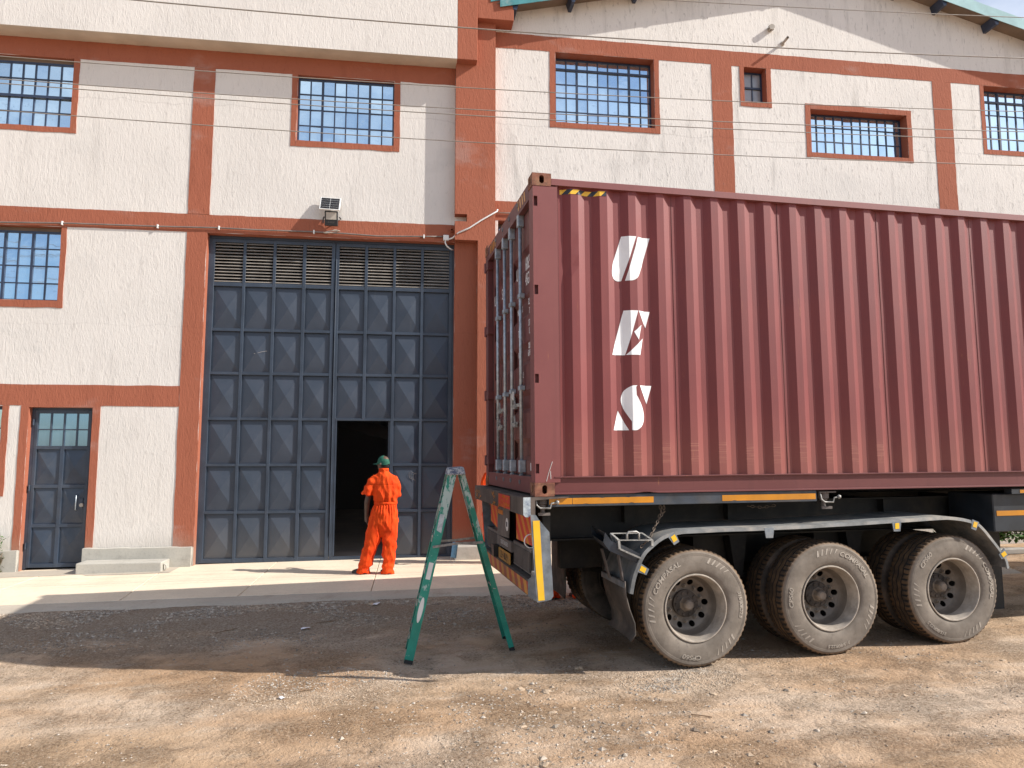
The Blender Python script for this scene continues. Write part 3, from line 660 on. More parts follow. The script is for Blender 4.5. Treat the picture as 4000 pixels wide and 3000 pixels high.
# ---- conduit, junction box, floodlight
cp = thing('cable_conduit', 'pale conduit pipe clipped along the terracotta band above the navy gate', 'conduit', (-3, 0, 5.72))
pts = [(-7.8, -.03, 5.655), (-6.77, -.03, 5.678), (-5.82, -.03, 5.708), (-4.32, -.03, 5.718), (-3.33, -.03, 5.736), (-2.72, -.03, 5.728), (-1.75, -.03, 5.735), (-1.2, -.03, 5.726), (-.66, -.03, 5.705), (.15, -.03, 5.733), (.50, -.03, 5.746)]
MB().tube(pts, .0125, 8)  .build('pipe_run', MAT['conduit_grey'], cp, smooth=True)
for x, z in ((-5.82, 5.708), (-4.32, 5.718), (-3.33, 5.736), (-1.75, 5.735), (.15, 5.733)):
    MB().box(x - .012, x + .012, -.047, -.008, z - .035, z + .03).build('clip', MAT['white_plastic'], cp, bevel=.003)
jb = MB().box(.492, .592, -.07, -.006, 5.672, 5.768).build('junction_box', MAT['white_plastic'], None, bevel=.008, seg=2)
tag(jb, 'small white square junction box at the top right corner of the navy gate', 'junction box')
cb = thing('wall_cable', 'white cable sagging from the junction box up across the terracotta pillar', 'cable', (1.0, -.1, 5.9))
MB().tube([(.59, -.05, 5.695), (.66, -.09, 5.71), (.75, -.19, 5.775), (.95, -.20, 5.87), (1.16, -.20, 6.02), (1.35, -.20, 6.14), (1.44, -.195, 6.20), (1.45, -.18, 6.235)], .0145, 8).build('cable_run', MAT['white_plastic'], cb, smooth=True)
MB().tube([(1.45, -.03, 6.232), (2.0, -.03, 6.238), (4.5, -.03, 6.25)], .0125, 8).build('cable_run', MAT['cable_light'], cb, smooth=True)
cb = MB().tube([(.528, -.05, 5.672), (.532, -.05, 5.62), (.56, -.04, 5.57), (.61, .0, 5.54), (.675, .06, 5.532)], .0125, 8).build('cable_tail', MAT['white_plastic'], None, smooth=True)
tag(cb, 'short white cable tail curving down from the junction box into the gate frame', 'cable')
mb = MB(); c0 = Vector((-1.47, -.035, 5.745))
for k in range(5):
    pts = []
    for i in range(17):
        a = 2 * math.pi * i / 16; pts.append(c0 + Vector((.10 * math.cos(a) * (1 + .1 * k) + .006 * k, -.004 * k - .012 * math.sin(a * 2), .020 * math.sin(a) + .045 * math.cos(a + .1 * k) * .5 + .006 * math.sin(3 * a + k))))
    mb.tube(pts, .006, 6)
mb.build('cable_coil', MAT['cable_light'], None, smooth=True); tag(bpy.data.objects['cable_coil'], 'bundle of grey cable hung over the conduit beneath the floodlight', 'cable coil')
fl = thing('solar_floodlight', 'solar panel floodlight on the wall above the navy gate', 'floodlight', (-1.41, 0, 5.85))
# panel tilted back, held out on an arm
pc = Vector((-1.475, -.125, 6.215)); M = Matrix.Translation(pc) @ Matrix.Rotation(R(1.5), 4, 'Y') @ Matrix.Rotation(R(-28), 4, 'X')
mb = MB().obox(M, .345, .022, .292); mb.build('solar_panel_frame', MAT['white_plastic'], fl, bevel=.003)
for r_ in range(5):
    for s_ in (-1, 1):
        MB().obox(M @ Matrix.Translation((s_ * .0795, -.0125, -.108 + r_ * .054)), .152, .003, .047).build('solar_cell', MAT['lamp_dark'], fl)
mb = MB().bar((-1.475, -.11, 6.21), (-1.475, -.01, 6.16), .04, .015).bar((-1.575, -.10, 5.99), (-1.60, -.005, 5.99), .02, .012).bar((-1.315, -.10, 5.99), (-1.30, -.005, 5.99), .02, .012).bar((-1.60, -.012, 5.99), (-1.60, -.012, 5.90), .02, .008, (0, 1, 0)); mb.build('bracket', MAT['black_plastic'], fl)
lc = Vector((-1.452, -.105, 5.962)); M2 = Matrix.Translation(lc) @ Matrix.Rotation(R(10), 4, 'X')
mb = MB().obox(M2, .222, .055, .255); mb.build('lamp_body', MAT['black_plastic'], fl, bevel=.006)
MB().obox(M2 @ Matrix.Translation((0, -.029, .04)), .176, .006, .125).build('lamp_lens', MAT['cable_light'], fl)
tm = text_mesh('A-LUX', .040, MAT['dusty_steel']); t = place(tm, 'lettering', fl); t.matrix_local = Matrix.Translation(Vector(ROOT[fl.name]['off'])) @ M2 @ Matrix.Translation((0, -.0285, -.07)) @ Matrix.Rotation(R(90), 4, 'X')

# ---------------------------------------------------------------- overhead wires
WY = -4.0
wires = [('uppermost thin wire crossing before the gable at top right', [(3.215, 7.829), (4.662, 7.879), (8.538, 8.055)], .0055),
         ('dark wire crossing the parapet and the base of the gable', [(-1.948, 7.211), (1.181, 7.22), (4.639, 7.288), (8.489, 7.443)], .008),
         ('thin wire crossing just above the top of the windows on the left', [(-4.742, 6.409), (-1.92, 6.406), (1.181, 6.43), (4.609, 6.509), (8.424, 6.648)], .0055),
         ('upper wire of the close pair crossing in front of the upper windows', [(-4.724, 6.136), (-1.911, 6.136), (1.181, 6.144), (4.598, 6.224), (8.4, 6.352)], .0055),
         ('lower wire of the close pair crossing in front of the upper windows', [(-4.721, 6.085), (-1.908, 6.065), (1.181, 6.072), (4.594, 6.117), (8.39, 6.228)], .0055),
         ('lowest wire crossing in front of the facade beneath the close pair', [(-4.70, 5.765), (-1.897, 5.731), (1.181, 5.721), (4.58, 5.764), (8.361, 5.864)], .0055)]
for lab, p, r_ in wires:
    k = np.polyfit([a for a, b in p], [b for a, b in p], 2)
    if k[0] < .001: k = np.polyfit([a for a, b in p], [b - .003 * a * a for a, b in p], 1); k = np.array([.003, k[0], k[1]])
    o = MB().tube([(x, WY, float(np.polyval(k, x))) for x in np.arange(-24, 26.1, 1.0)], r_, 6).build('overhead_wire', MAT['cable_grey'], None, smooth=True)
    tag(o, lab, 'wire', 'overhead wires in front of the facade')

# ---------------------------------------------------------------- container (own frame: u along, v across, w up)
_ty, _tp = R(4.173), R(.316)
EU = Vector((math.cos(_ty) * math.cos(_tp), math.sin(_ty) * math.cos(_tp), math.sin(_tp))); EV = Vector((-math.sin(_ty), math.cos(_ty), 0)); EW = EU.cross(EV)
CO = Vector((1.0498, -6.3659, 1.5002)); CROT = Matrix((EU, EV, EW)).transposed()
ct = thing('shipping_container', 'maroon corrugated shipping container with white UES lettering on its side', 'container', CO, rot=CROT.to_euler(), world=False)
CP, CS, CPO, CD, RC, GA = (MAT[k] for k in ('container_paint', 'container_side_paint', 'container_post_paint', 'container_door_paint', 'rusty_casting', 'galvanized'))
LEN, WID, HGT = 12.192, 2.438, 2.896
def oval_plate(mb, to3, w, h, cx, cy, rx, ry, depth):
    """a w x h plate with an oblong hole; to3(a, b, d) puts it in space"""
    n = 28; angs = sorted([2 * math.pi * i / n for i in range(n)] + [math.atan2(b - cy, a - cx) % (2 * math.pi) for a in (0, w) for b in (0, h)])
    outer, inner = [], []
    for t in angs:
        dx, dy = math.cos(t), math.sin(t); ts = []
        if dx > 1e-9: ts.append((w - cx) / dx)
        if dx < -1e-9: ts.append(-cx / dx)
        if dy > 1e-9: ts.append((h - cy) / dy)
        if dy < -1e-9: ts.append(-cy / dy)
        k = min(x for x in ts if x > 0); outer.append((cx + dx * k, cy + dy * k))
        s = ry - rx                                         # oblong: half circles joined by straight sides
        px, pyy = rx * dx, rx * dy + (s if dy >= 0 else -s); inner.append((cx + px, cy + pyy))
    m = len(angs); vs = [to3(a, b, 0) for a, b in outer] + [to3(a, b, 0) for a, b in inner] + [to3(a, b, depth) for a, b in inner]
    mb.add(vs, [(i, (i + 1) % m, m + (i + 1) % m, m + i) for i in range(m)] + [(m + i, m + (i + 1) % m, 2 * m + (i + 1) % m, 2 * m + i) for i in range(m)])
def casting(u0, su, v0, sv, w0):
    """corner casting; su/sv are the directions into the box"""
    mb = MB(); U_, V_, H_ = .178, .162, .118
    oval_plate(mb, lambda a, b, d: (u0 + su * a, v0 + sv * d, w0 + b), U_, H_, .089, .06, .023, .038, .03)
    oval_plate(mb, lambda a, b, d: (u0 + su * d, v0 + sv * a, w0 + b), V_, H_, .085, .06, .021, .036, .03)
    P = lambda a, b, c: (u0 + su * a, v0 + sv * b, w0 + c)
    mb.quad(P(0, V_, 0), P(U_, V_, 0), P(U_, V_, H_), P(0, V_, H_)); mb.quad(P(U_, 0, 0), P(U_, V_, 0), P(U_, V_, H_), P(U_, 0, H_))
    mb.quad(P(0, 0, 0), P(U_, 0, 0), P(U_, V_, 0), P(0, V_, 0)); mb.quad(P(0, 0, H_), P(U_, 0, H_), P(U_, V_, H_), P(0, V_, H_))
    me = mb.mesh('corner_casting', RC); bm = bmesh.new(); bm.from_mesh(me); bmesh.ops.remove_doubles(bm, verts=bm.verts, dist=.0004); bmesh.ops.recalc_face_normals(bm, faces=bm.faces)
    ed = [e for e in bm.edges if len(e.link_faces) == 2 and e.calc_face_angle(0) > 1.2 and (abs(e.verts[0].co.x - u0) < .001 or abs(e.verts[0].co.y - v0) < .001) and e.calc_length() > .05]
    bmesh.ops.bevel(bm, geom=ed, offset=.012, segments=3, affect='EDGES', profile=.5); bm.to_mesh(me); bm.free()
    place(me, 'corner_casting', ct)
for w0 in (0, HGT - .118):
    casting(0, 1, 0, 1, w0); casting(0, 1, WID, -1, w0); casting(LEN, -1, 0, 1, w0); casting(LEN, -1, WID, -1, w0)
# posts: the near rear one has the four hinge cut-outs
mb = MB(); wall(mb, .006, .232, .119, 2.777, [(.014, .048, 2.588, 2.68), (.014, .048, 1.779, 1.864), (.012, .046, .988, 1.067), (.011, .042, .2, .282)], .004, .035)
mb.quad((.006, .004, .119), (.006, .004, 2.777), (.006, .10, 2.777), (.006, .10, .119)).quad((.232, .004, .119), (.232, .05, .119), (.232, .05, 2.777), (.232, .004, 2.777))
mb.box(.0065, .06, .045, .155, .119, 2.777); mb.box(.2315, .2345, .004, .012, .16, 2.79)
mb.build('corner_post', CPO, ct)
mb = MB().box(.006, .16, WID - .155, WID - .004, .119, 2.777); mb.build('corner_post', CP, ct)
for v0 in (.004, WID - .155): MB().box(LEN - .16, LEN - .006, v0, v0 + .151, .119, 2.777).build('corner_post', CP, ct)
# rails
def rail(name, v0, v1, w0, w1, lip):
    mb = MB().box(.180, LEN - .18, v0, v1, w0, w1).build(name, CPO if lip else CP, ct, bevel=.004)
    return mb
n = 80; mb = MB(); q = []
for i in range(n + 1):
    u = .180 + (LEN - .36) * i / n; e = .003 * noise.noise(Vector((u * 1.2, 0, 0)))
    q += [(u, .001 + e, 2.792), (u, .001 + e, 2.848), (u, .008 + e, 2.854), (u, .06, 2.854), (u, .06, 2.792)]
mb.add(q, [(i * 5 + k, i * 5 + (k + 1) % 5, i * 5 + 5 + (k + 1) % 5, i * 5 + 5 + k) for i in range(n) for k in range(5)])
mb.build('top_rail', CPO, ct)
MB().box(.180, LEN - .18, WID - .06, WID, 2.792, 2.854).build('top_rail', CP, ct)
mb = MB(); q = []
n = 260
for i in range(n + 1):
    u = .180 + (LEN - .36) * i / n; e = .004 * noise.noise(Vector((u * 1.8, 3, 0))); dent = .014 * math.exp(-((u - 1.02) / .07) ** 2)
    q += [(u, .040, .170 + e), (u, -.002, .168 + e), (u, -.002, .160 + e), (u, .022, .157), (u, .026, .030), (u, -.003, .024 + dent), (u, -.003, .016 + dent), (u, .05, .016)]
mb.add(q, [(i * 8 + k, i * 8 + k + 1, i * 8 + 9 + k, i * 8 + 8 + k) for i in range(n) for k in range(7)])
mb.build('bottom_rail', CP, ct)
MB().box(.180, LEN - .18, WID - .05, WID, .016, .16).build('bottom_rail', CP, ct)
# corrugated side
U0, PIT = .4367, .27823
V_OUT, V_IN = .020, .057
prof = [(.236, V_IN), (U0 - .140, V_IN), (U0 - .072, V_OUT)]
k = 0
while U0 + k * PIT < LEN - .5:
    a = U0 + k * PIT; prof += [(a, V_OUT), (a + .068, V_IN), (a + .138, V_IN), (a + .206, V_OUT)]; k += 1
prof += [(LEN - .236, V_OUT)]
def vprof(u):
    for (a, va), (b, vb) in zip(prof[:-1], prof[1:]):
        if a <= u <= b: return va + (vb - va) * (u - a) / (b - a)
    return V_IN
def dent(u, w):
    d = .010 * math.exp(-((u - .375) / .02) ** 2 - ((w - 2.06) / .06) ** 2) + .006 * math.exp(-((u - .375) / .02) ** 2 - ((w - 2.25) / .1) ** 2)
    return d + .0018 * noise.noise(Vector((u * 2.2, w * 1.6, 0)))
ws = list(np.linspace(.166, 2.795, 26)); mb = MB(); q = [(u, v + dent(u, w), w) for w in ws for u, v in prof]; np_ = len(prof)
mb.add(q, [(j * np_ + i, j * np_ + i + 1, (j + 1) * np_ + i + 1, (j + 1) * np_ + i) for j in range(len(ws) - 1) for i in range(np_ - 1)])
mb.build('side_panel', CS, ct)
# weld seams between pressed sheets, one every fourth rib
k = 0
for k in range(0, 40, 4):
    a = U0 - .045 + (k - 1) * PIT + .138
    if .2 < a < LEN - .4: MB().tube([(a, V_IN - .0005 if abs(vprof(a) - V_IN) < .002 else vprof(a), w) for w in (.17, 1.0, 1.9, 2.79)], .0035, 5).build('weld_seam', MAT['container_door_paint'], ct)
MB().box(.236, LEN - .236, WID - .045, WID - .02, .166, 2.795).build('side_panel', CP, ct)
MB().box(.18, LEN - .18, .06, WID - .06, 2.83, 2.846).build('roof_panel', CP, ct)
MB().box(.18, LEN - .18, .05, WID - .05, .018, .14).build('floor_panel', MAT['chassis_black'], ct)
MB().box(LEN - .06, LEN - .03, .15, WID - .15, .1, 2.8).build('front_wall', CP, ct)
# white letters that follow the corrugation
def drape(poly, name='lettering', mat='white_lettering', lift=.0022):
    bm = bmesh.new(); vs = [bm.verts.new((x, 0, z)) for x, z in poly]; bm.faces.new(vs)
    bmesh.ops.triangulate(bm, faces=bm.faces)
    lo, hi = min(p[0] for p in poly), max(p[0] for p in poly)
    for u, v in prof:
        if lo < u < hi:
            bmesh.ops.bisect_plane(bm, geom=bm.verts[:] + bm.edges[:] + bm.faces[:], plane_co=(u, 0, 0), plane_no=(1, 0, 0), dist=1e-6)
    for v in bm.verts: v.co.y = vprof(v.co.x) + dent(v.co.x, v.co.z) - lift
    bmesh.ops.recalc_face_normals(bm, faces=bm.faces)
    me = bpy.data.meshes.new(name); bm.to_mesh(me); bm.free(); me.materials.append(MAT[mat]); return place(me, name, ct)
def cr_(pts, n=6):
    o = []
    for i in range(len(pts) - 1):
        p0, p1, p2, p3 = (Vector(pts[max(0, min(len(pts) - 1, i + d))]) for d in (-1, 0, 1, 2))
        for k in range(n):
            t = k / n; o.append(tuple(.5 * ((2 * p1) + (p2 - p0) * t + (2 * p0 - 5 * p1 + 4 * p2 - p3) * t * t + (3 * p1 - p0 - 3 * p2 + p3) * t ** 3)))
    return o + [tuple(pts[-1])]
drape([(.857, 2.366), (.993, 2.368)] + cr_([(.850, 1.946), (.815, 1.942), (.785, 1.953), (.762, 1.985), (.757, 2.03), (.767, 2.102)]))
drape([(1.138, 2.365), (1.013, 2.367)] + cr_([(.881, 1.948), (.945, 1.950), (.985, 1.968), (1.015, 2.005), (1.048, 2.084)]))
drape([(.864, 1.670), (.996, 1.671), (.869, 1.258), (.742, 1.257)]); drape([(1.004, 1.671), (1.122, 1.668), (1.075, 1.515)])
drape([(1.031, 1.541), (.951, 1.473), (.995, 1.400)]); drape([(1.042, 1.415), (1.008, 1.260), (.876, 1.260)])
drape(cr_([(.970, .981), (.914, .975), (.847, .927), (.821, .853), (.838, .781), (.885, .698), (.922, .636), (.927, .599), (.910, .576)]) + cr_([(.910, .576), (.965, .579), (1.016, .626), (1.034, .688), (1.025, .761), (.983, .855), (.955, .907), (.947, .949), (.970, .981)])[1:-1])
drape([(.995, .981), (1.120, .981), (1.069, .814)]); drape([(.790, .751), (.740, .575), (.888, .575)])
drape([(.271, 2.727), (.708, 2.729), (.708, 2.774), (.271, 2.772)], 'hazard_strip', 'hazard_tape')
# scratches on the post
MB().tube([(.105, .0035, .13), (.125, .0035, .20), (.16, .0035, .30)], .003, 4).tube([(.145, .0035, .15), (.142, .0035, .22)], .0025, 4).build('scratch_mark', MAT['faint_lettering'], ct)
# rear frame and the two doors
MB().box(.008, .12, .165, WID - .165, 2.70, 2.86).build('door_header', CP, ct)
MB().box(.008, .12, .165, WID - .165, .02, .165).build('door_sill', CP, ct)
UF, UB = .066, .098
def door_leaf(v0, v1):
    mb = MB(); p = [(.172, UF)]
    w = .30
    while w + .42 < 2.62:
        p += [(w, UF), (w + .045, UB), (w + .17, UB), (w + .215, UF)]; w += .46
    p += [(2.692, UF)]
    a, b = v0 + .10, v1 - .10
    for (w0, u0), (w1, u1) in zip(p[:-1], p[1:]): mb.quad((u0, a, w0), (u0, b, w0), (u1, b, w1), (u1, a, w1))
    for vv in (a, b):
        for (w0, u0), (w1, u1) in zip(p[:-1], p[1:]): mb.quad((u0, vv, w0), (u1, vv, w1), (UF, vv, w1), (UF, vv, w0))
    mb.box(UF, UF + .04, v0, a, .172, 2.692).box(UF, UF + .04, b, v1, .172, 2.692); mb.quad((UF + .045, v0, .172), (UF + .045, v1, .172), (UF + .045, v1, 2.692), (UF + .045, v0, 2.692))
    d = mb.build('door', CD, ct)
    g = .014
    MB().box(UF - .004, UF + .03, v0 - g, v0, .172, 2.692).box(UF - .004, UF + .03, v1, v1 + g, .172, 2.692).box(UF - .004, UF + .03, v0, v1, 2.693, 2.706).box(UF - .004, UF + .03, v0, v1, .158, .1715).build('gasket', MAT['rubber_gasket'], d)
    return d
dn = door_leaf(.178, 1.205); df = door_leaf(1.236, WID - .178)
for d, vs_, hv in ((dn, (.635, 1.05), 1), (df, (1.40, 1.80), -1)):
    for vr in vs_:
        rod = MB().tube([(.03, vr, .10), (.03, vr, 2.80)], .0175, 12).build('lock_rod', GA, d, smooth=True)
        for a, b in ((2.59, 2.71), (.195, .31)): MB().box(.002, .064, vr - .032, vr + .032, a, b).build('rod_bracket', GA, rod, bevel=.004)
        for z in (1.90, 1.0): MB().box(.006, .064, vr - .040, vr + .040, z - .022, z + .022).build('rod_guide', GA, rod, bevel=.004)
        mb = MB().lathe([(.0, 0), (.024, 0), (.024, .03), (.018, .04), (.018, .07), (.026, .08), (.026, .10), (0, .10)], 12, (.03, vr, .08), 'z').box(.0, .03, vr - .03, vr + .008, .09, .125)
        mb.build('rod_cam', MAT['galvanized_plate'], rod)
        mb = MB().lathe([(.0, 0), (.024, 0), (.024, .03), (.018, .04), (.018, .07), (0, .07)], 12, (.03, vr, 2.74), 'z')
        mb.box(.0, .03, vr - .03, vr + .008, 2.785, 2.82)
        mb.build('rod_cam', MAT['galvanized_plate'], rod)
    for z in (.84, .66):
        a, b = vs_; mb = MB().bar((.022, a if z > .7 else b, z), (.018, (a + b) / 2 + (.08 if z > .7 else -.08), z + .006), .032, .010, (1, 0, 0)).box(.0, .03, (a + b) / 2 - .05, (a + b) / 2 + .05, z - .03, z + .01).bar((.012, (a + b) / 2, z), (.012, (a + b) / 2 + .03, z + .085), .03, .012, (1, 0, 0))
        mb.build('door_handle', MAT['worn_aluminium'], d)
for z in (2.632, 1.843, 1.068, .298):
    MB().box(-.004, .075, WID - .20, WID - .06, z - .045, z + .045).tube([(-.004, WID - .045, z - .06), (-.004, WID - .045, z + .06)], .018, 10).build('hinge', CP, ct)
MB().bar((.003, .87, .90), (.003, .875, .985), .016, .016).build('tamper_seal', MAT['white_plastic'], ct)
# print on the doors (read from behind: text runs along -v)
DT = Matrix(((0, 0, -1), (-1, 0, 0), (0, 1, 0))).to_4x4()
def door_text(s, size, v, w, u=UF - .001, cond=.62, parent=dn):
    me = text_mesh(s, size, MAT['white_lettering'], extrude=.0006, spacing=1.0); o = place(me, 'lettering', parent); o.matrix_local = Matrix.Translation((u, v, w)) @ DT @ Matrix.Diagonal((cond, 1, 1, 1)); return o
door_text('U', .18, .93, 2.17); door_text('606569', .185, .42, 2.185, cond=.5); door_text('45G1', .17, .47, 2.035, cond=.5)
for s, v, w, z in (('32,500', .40, 1.805, .085), ('71,650', .37, 1.715, .085), ('MAX.GROSS', .80, 1.78, .085), ('3,700  kg', .38, 1.602, .085), ('8,160  lb', .36, 1.525, .085), ('TARE', .84, 1.56, .10), ('28,800  kg', .38, 1.385, .08), ('63,490  lb', .40, 1.315, .085), ('NET', .85, 1.345, .09), ('76.4  cu.m', .30, 1.16, .085), ('CU.CAP.', .75, 1.13, .085)):
    door_text(s, z, v, w, cond=.5)
door_text('U', .17, 2.13, 2.16, parent=df, cond=.8); door_text('E', .17, 1.93, 2.16, parent=df, cond=.8); door_text('S', .17, 1.70, 2.15, parent=df, cond=.8)
MB().box(UF - .002, UF, .29, .42, .215, .285).build('sticker', MAT['sticker_white'], dn); MB().box(UF - .003, UF - .002, .345, .38, .235, .265).build('sticker_print', MAT['black_print'], dn)
MB().prism([(1.555, 1.50), (1.655, 1.50), (1.605, 1.585)], 'x', UF - .002, UF).build('warning_label', MAT['reflective_amber'], df)
for i in range(4):
    mb = MB(); mb.prism([(.30 + i * .09, 2.74), (.34 + i * .09, 2.74), (.37 + i * .09, 2.84), (.33 + i * .09, 2.84)], 'x', .0055, .0075); mb.build('hazard_mark', MAT['reflective_amber'], ct)
    mb = MB(); mb.prism([(1.80 + i * .09, 2.74), (1.84 + i * .09, 2.74), (1.87 + i * .09, 2.84), (1.83 + i * .09, 2.84)], 'x', .0055, .0075)
    mb.build('hazard_mark', MAT['reflective_amber'], ct)

# ---------------------------------------------------------------- semi-trailer
tl = thing('container_trailer', 'dusty three-axle skeletal trailer parked under the maroon container', 'trailer', CO - EW * 1.50, rot=CROT.to_euler(), world=False)
ROOT[tl.name] = {'off': (0, 0, 1.50)}
CN, CB, RN = MAT['chassis_navy'], MAT['chassis_black'], MAT['rail_navy']
for v0, v1, ue, wl in ((.015, .11, 2.74, -.092), (WID - .11, WID - .015, 12, -.34)): MB().box(.125, ue, v0, v1, wl, .012).build('side_rail', RN, tl, bevel=.004)  # far rail deepened to black out the bright gap under the container
for a, b in ((.131, .338), (.342, 1.097), (1.767, 2.727)):
    mb = MB(); n = max(4, int((b - a) / .03)); q = []
    for i in range(n + 1):
        u = a + (b - a) * i / n; e = max(0, noise.noise(Vector((u * 21, 5, 0))) - .25) * .016
        q += [(u, .013, -.070 + e), (u, .013, -.017 - max(0, noise.noise(Vector((u * 17, 9, 0))) - .3) * .012)]
    mb.add(q, [(i * 2, i * 2 + 2, i * 2 + 3, i * 2 + 1) for i in range(n)]); mb.build('reflective_tape', MAT['reflective_amber'], tl)
for vc in (.72, WID - .72):
    mb = MB().box(.1, 12.1, vc - .008, vc + .008, -.44, -.13).box(.1, 12.1, vc - .07, vc + .07, -.128, -.112).box(.1, 12.1, vc - .07, vc + .07, -.458, -.442); mb.build('main_beam', CB, tl)
for u in (.14, 1.1, 2.2, 2.86, 4.0, 5.4, 7.0, 8.6, 10.2, 11.9): MB().box(u - .05, u + .05, .111 if u < .3 or 2.6 < u < 3 else .62, WID - (.111 if u < .3 or 2.6 < u < 3 else .62), -.11 if 2.6 < u < 3 or u < .3 else -.30, .010 if u < .3 or 2.6 < u < 3 or u > 11 else -.13).build('cross_member', CB, tl)
for u in (.09, 2.86):
    for v in (.09, WID - .09):
        mb = MB().box(u - .09, u + .09, v - .075, v + .06, -.012, -.002) if u > 1 else MB().box(u - .07, u + .09, v - .065, v + .06, -.010, -.002)
        mb.lathe([(.052, -.004), (.052, -.065), (.035, -.075), (.035, -.09), (.02, -.09), (.02, -.145), (.0, -.145)], 14, (u, v, 0), 'z')
        mb.box(u - .05, u + .055, v - .055, v - .03, -.165, -.142); tw = mb.build('twistlock', MAT['dusty_steel'], tl)
        mb = MB().tube([(u - .075, v - .06, -.01), (u - .07, v - .075, -.075), (u - .04, v - .08, -.10), (u + .05, v - .08, -.10), (u + .06, v - .08, -.06), (u + .10, v - .085, -.055)], .008, 8).lathe([(0, -.02), (.017, -.012), (.02, 0), (.017, .012), (0, .02)], 10, (u + .11, v - .085, -.052), 'z'); mb.build('locking_handle', MAT['worn_aluminium'], tw, loc=(0, 0, 0), smooth=True)
# rear buffer beam with hand-painted script
mb = MB(); q = []; n = 40
for i in range(n + 1):
    v = -.01 + 2.60 * i / n; e = .004 * noise.noise(Vector((v * 3, 1, 1)))
    q += [(-.107 + e, v, -.158), (-.107 + e, v, -.012), (-.100, v, -.003), (.30, v, -.003 - .002), (.30, v, -.012), (-.0, v, -.03), (-.0, v, -.158)]
mb.add(q, [(i * 7 + k, i * 7 + (k + 1) % 7, i * 7 + 7 + (k + 1) % 7, i * 7 + 7 + k) for i in range(n) for k in range(7)] + [tuple(range(6, -1, -1)), tuple(n * 7 + k for k in range(7))])
mb.build('buffer_beam', MAT['dusty_beam'], tl)
mb = MB().prism([(-.106, -.004), (-.042, -.004), (-.042, -.160), (-.060, -.172), (-.090, -.170), (-.106, -.150)], 'y', -.014, -.0105); mb.build('chipped_end_plate', MAT['pale_enamel'], tl)
srnd = random.Random(5)
mb = MB(); mb.box(-.1115, -.1112, .52, 1.08, -.145, -.02); mb.build('red_painted_patch', MAT['reflective_red'], tl)
mb = MB()
def scrawl(v, w, n, step, h):
    for i in range(n):
        a = v - i * step
        for k in range(srnd.choice((1, 2, 2, 3))):
            p = (a + srnd.uniform(-.4, .4) * step, w + srnd.uniform(-.5, .5) * h); q_ = (p[0] + srnd.uniform(-.7, .7) * step, p[1] + srnd.uniform(-.55, .55) * h)
            mb.bar((-.1125, p[0], p[1]), (-.1125, q_[0], q_[1]), .011, .002, (1, 0, 0))
scrawl(1.02, -.055, 9, .05, .045); scrawl(1.04, -.115, 11, .05, .05); scrawl(1.38, -.06, 3, .05, .05); scrawl(1.40, -.12, 4, .05, .05); scrawl(2.45, -.07, 5, .06, .05); scrawl(2.42, -.12, 6, .06, .04)
mb.build('painted_script', MAT['reflective_amber'], tl)
# near folded end plate with yellow tape
GP = MAT['galvanized_plate']
def end_plate(v0, v1, vt):
    mb = MB().prism([(-.046, -.150), (.002, -.154), (.031, -.197), (.12, -.301), (.150, -.838), (.128, -.868), (.008, -.885), (-.010, -.70)], 'y', v0, v1)
    mb.add([(.006, v0, -.88), (-.062, v0 + .05 * (1 if vt < v0 else -1), -.836), (-.062, v0 + .05 * (1 if vt < v0 else -1), -.70), (-.012, v0, -.655)], [(0, 1, 2, 3)])
    p = mb.build('end_plate', GP, tl); t = .002 * (1 if vt > v1 else -1)
    MB().prism([(-.026, -.201), (.034, -.201), (.052, -.553), (.0725, -.868), (.017, -.870), (-.008, -.553)], 'y', vt, vt + .001).build('reflective_tape', MAT['reflective_yellow'], p, loc=(0, 0, 0))
end_plate(-.022, -.014, -.0245); end_plate(WID + .014, WID + .022, WID + .0245)
# striped boards, lamp clusters, centre plates, number plate, underrun bumper
mb = MB().prism([(.27, -.165), (.925, -.185), (.915, -.457), (.248, -.450)], 'x', .036, .044); mb.build('striped_board', MAT['stripe_panel'], tl)
mb = MB().prism([(1.66, -.17), (2.30, -.18), (2.30, -.40), (1.70, -.47)], 'x', .036, .044); mb.build('striped_board', MAT['stripe_panel'], tl)
for v0 in (.25, 1.72):
    MB().box(.03, .12, v0 - .03, v0 + .74, -.69, -.48).build('lamp_cluster', MAT['lamp_dark'], tl)
    MB().box(.018, .034, v0 - .02, v0 + .72, -.505, -.475).build('lamp_guard_rail', MAT['dusty_steel'], tl)
    for i in range(13): MB().box(.008, .029, v0 + .04 + i * .05, v0 + .058 + i * .05, -.685, -.5055).build('guard_bar', MAT['dusty_steel'], tl)
    MB().box(.018, .034, v0 - .02, v0 + .72, -.70, -.686).build('lamp_guard_rail', MAT['dusty_steel'], tl)
MB().lathe([(.056, -.004), (.062, -.008), (.066, 0)], 20, (.034, .30, -.41), 'y').build('reflector_ring', MAT['white_plastic'], tl)
mb = MB().prism([(1.09, -.17), (1.69, -.165), (1.72, -.50), (1.12, -.475), (1.09, -.25)], 'x', .0, .008).box(.0, .03, 1.00, 1.72, -.60, -.50); mb.build('centre_plate', MAT['dusty_steel'], tl)
MB().box(-.003, -.001, 1.40, 1.66, -.265, -.22).build('amber_reflector', MAT['reflective_amber'], tl)
mb = MB().lathe([(0, -.0015), (.066, -.0015), (.066, 0)], 24, (0, 0, 0), 'z'); o = mb.build('speed_disc', MAT['sticker_white'], tl, loc=(-.0015, 1.19, 1.50 - .345)); o.rotation_euler = (0, R(90), 0)
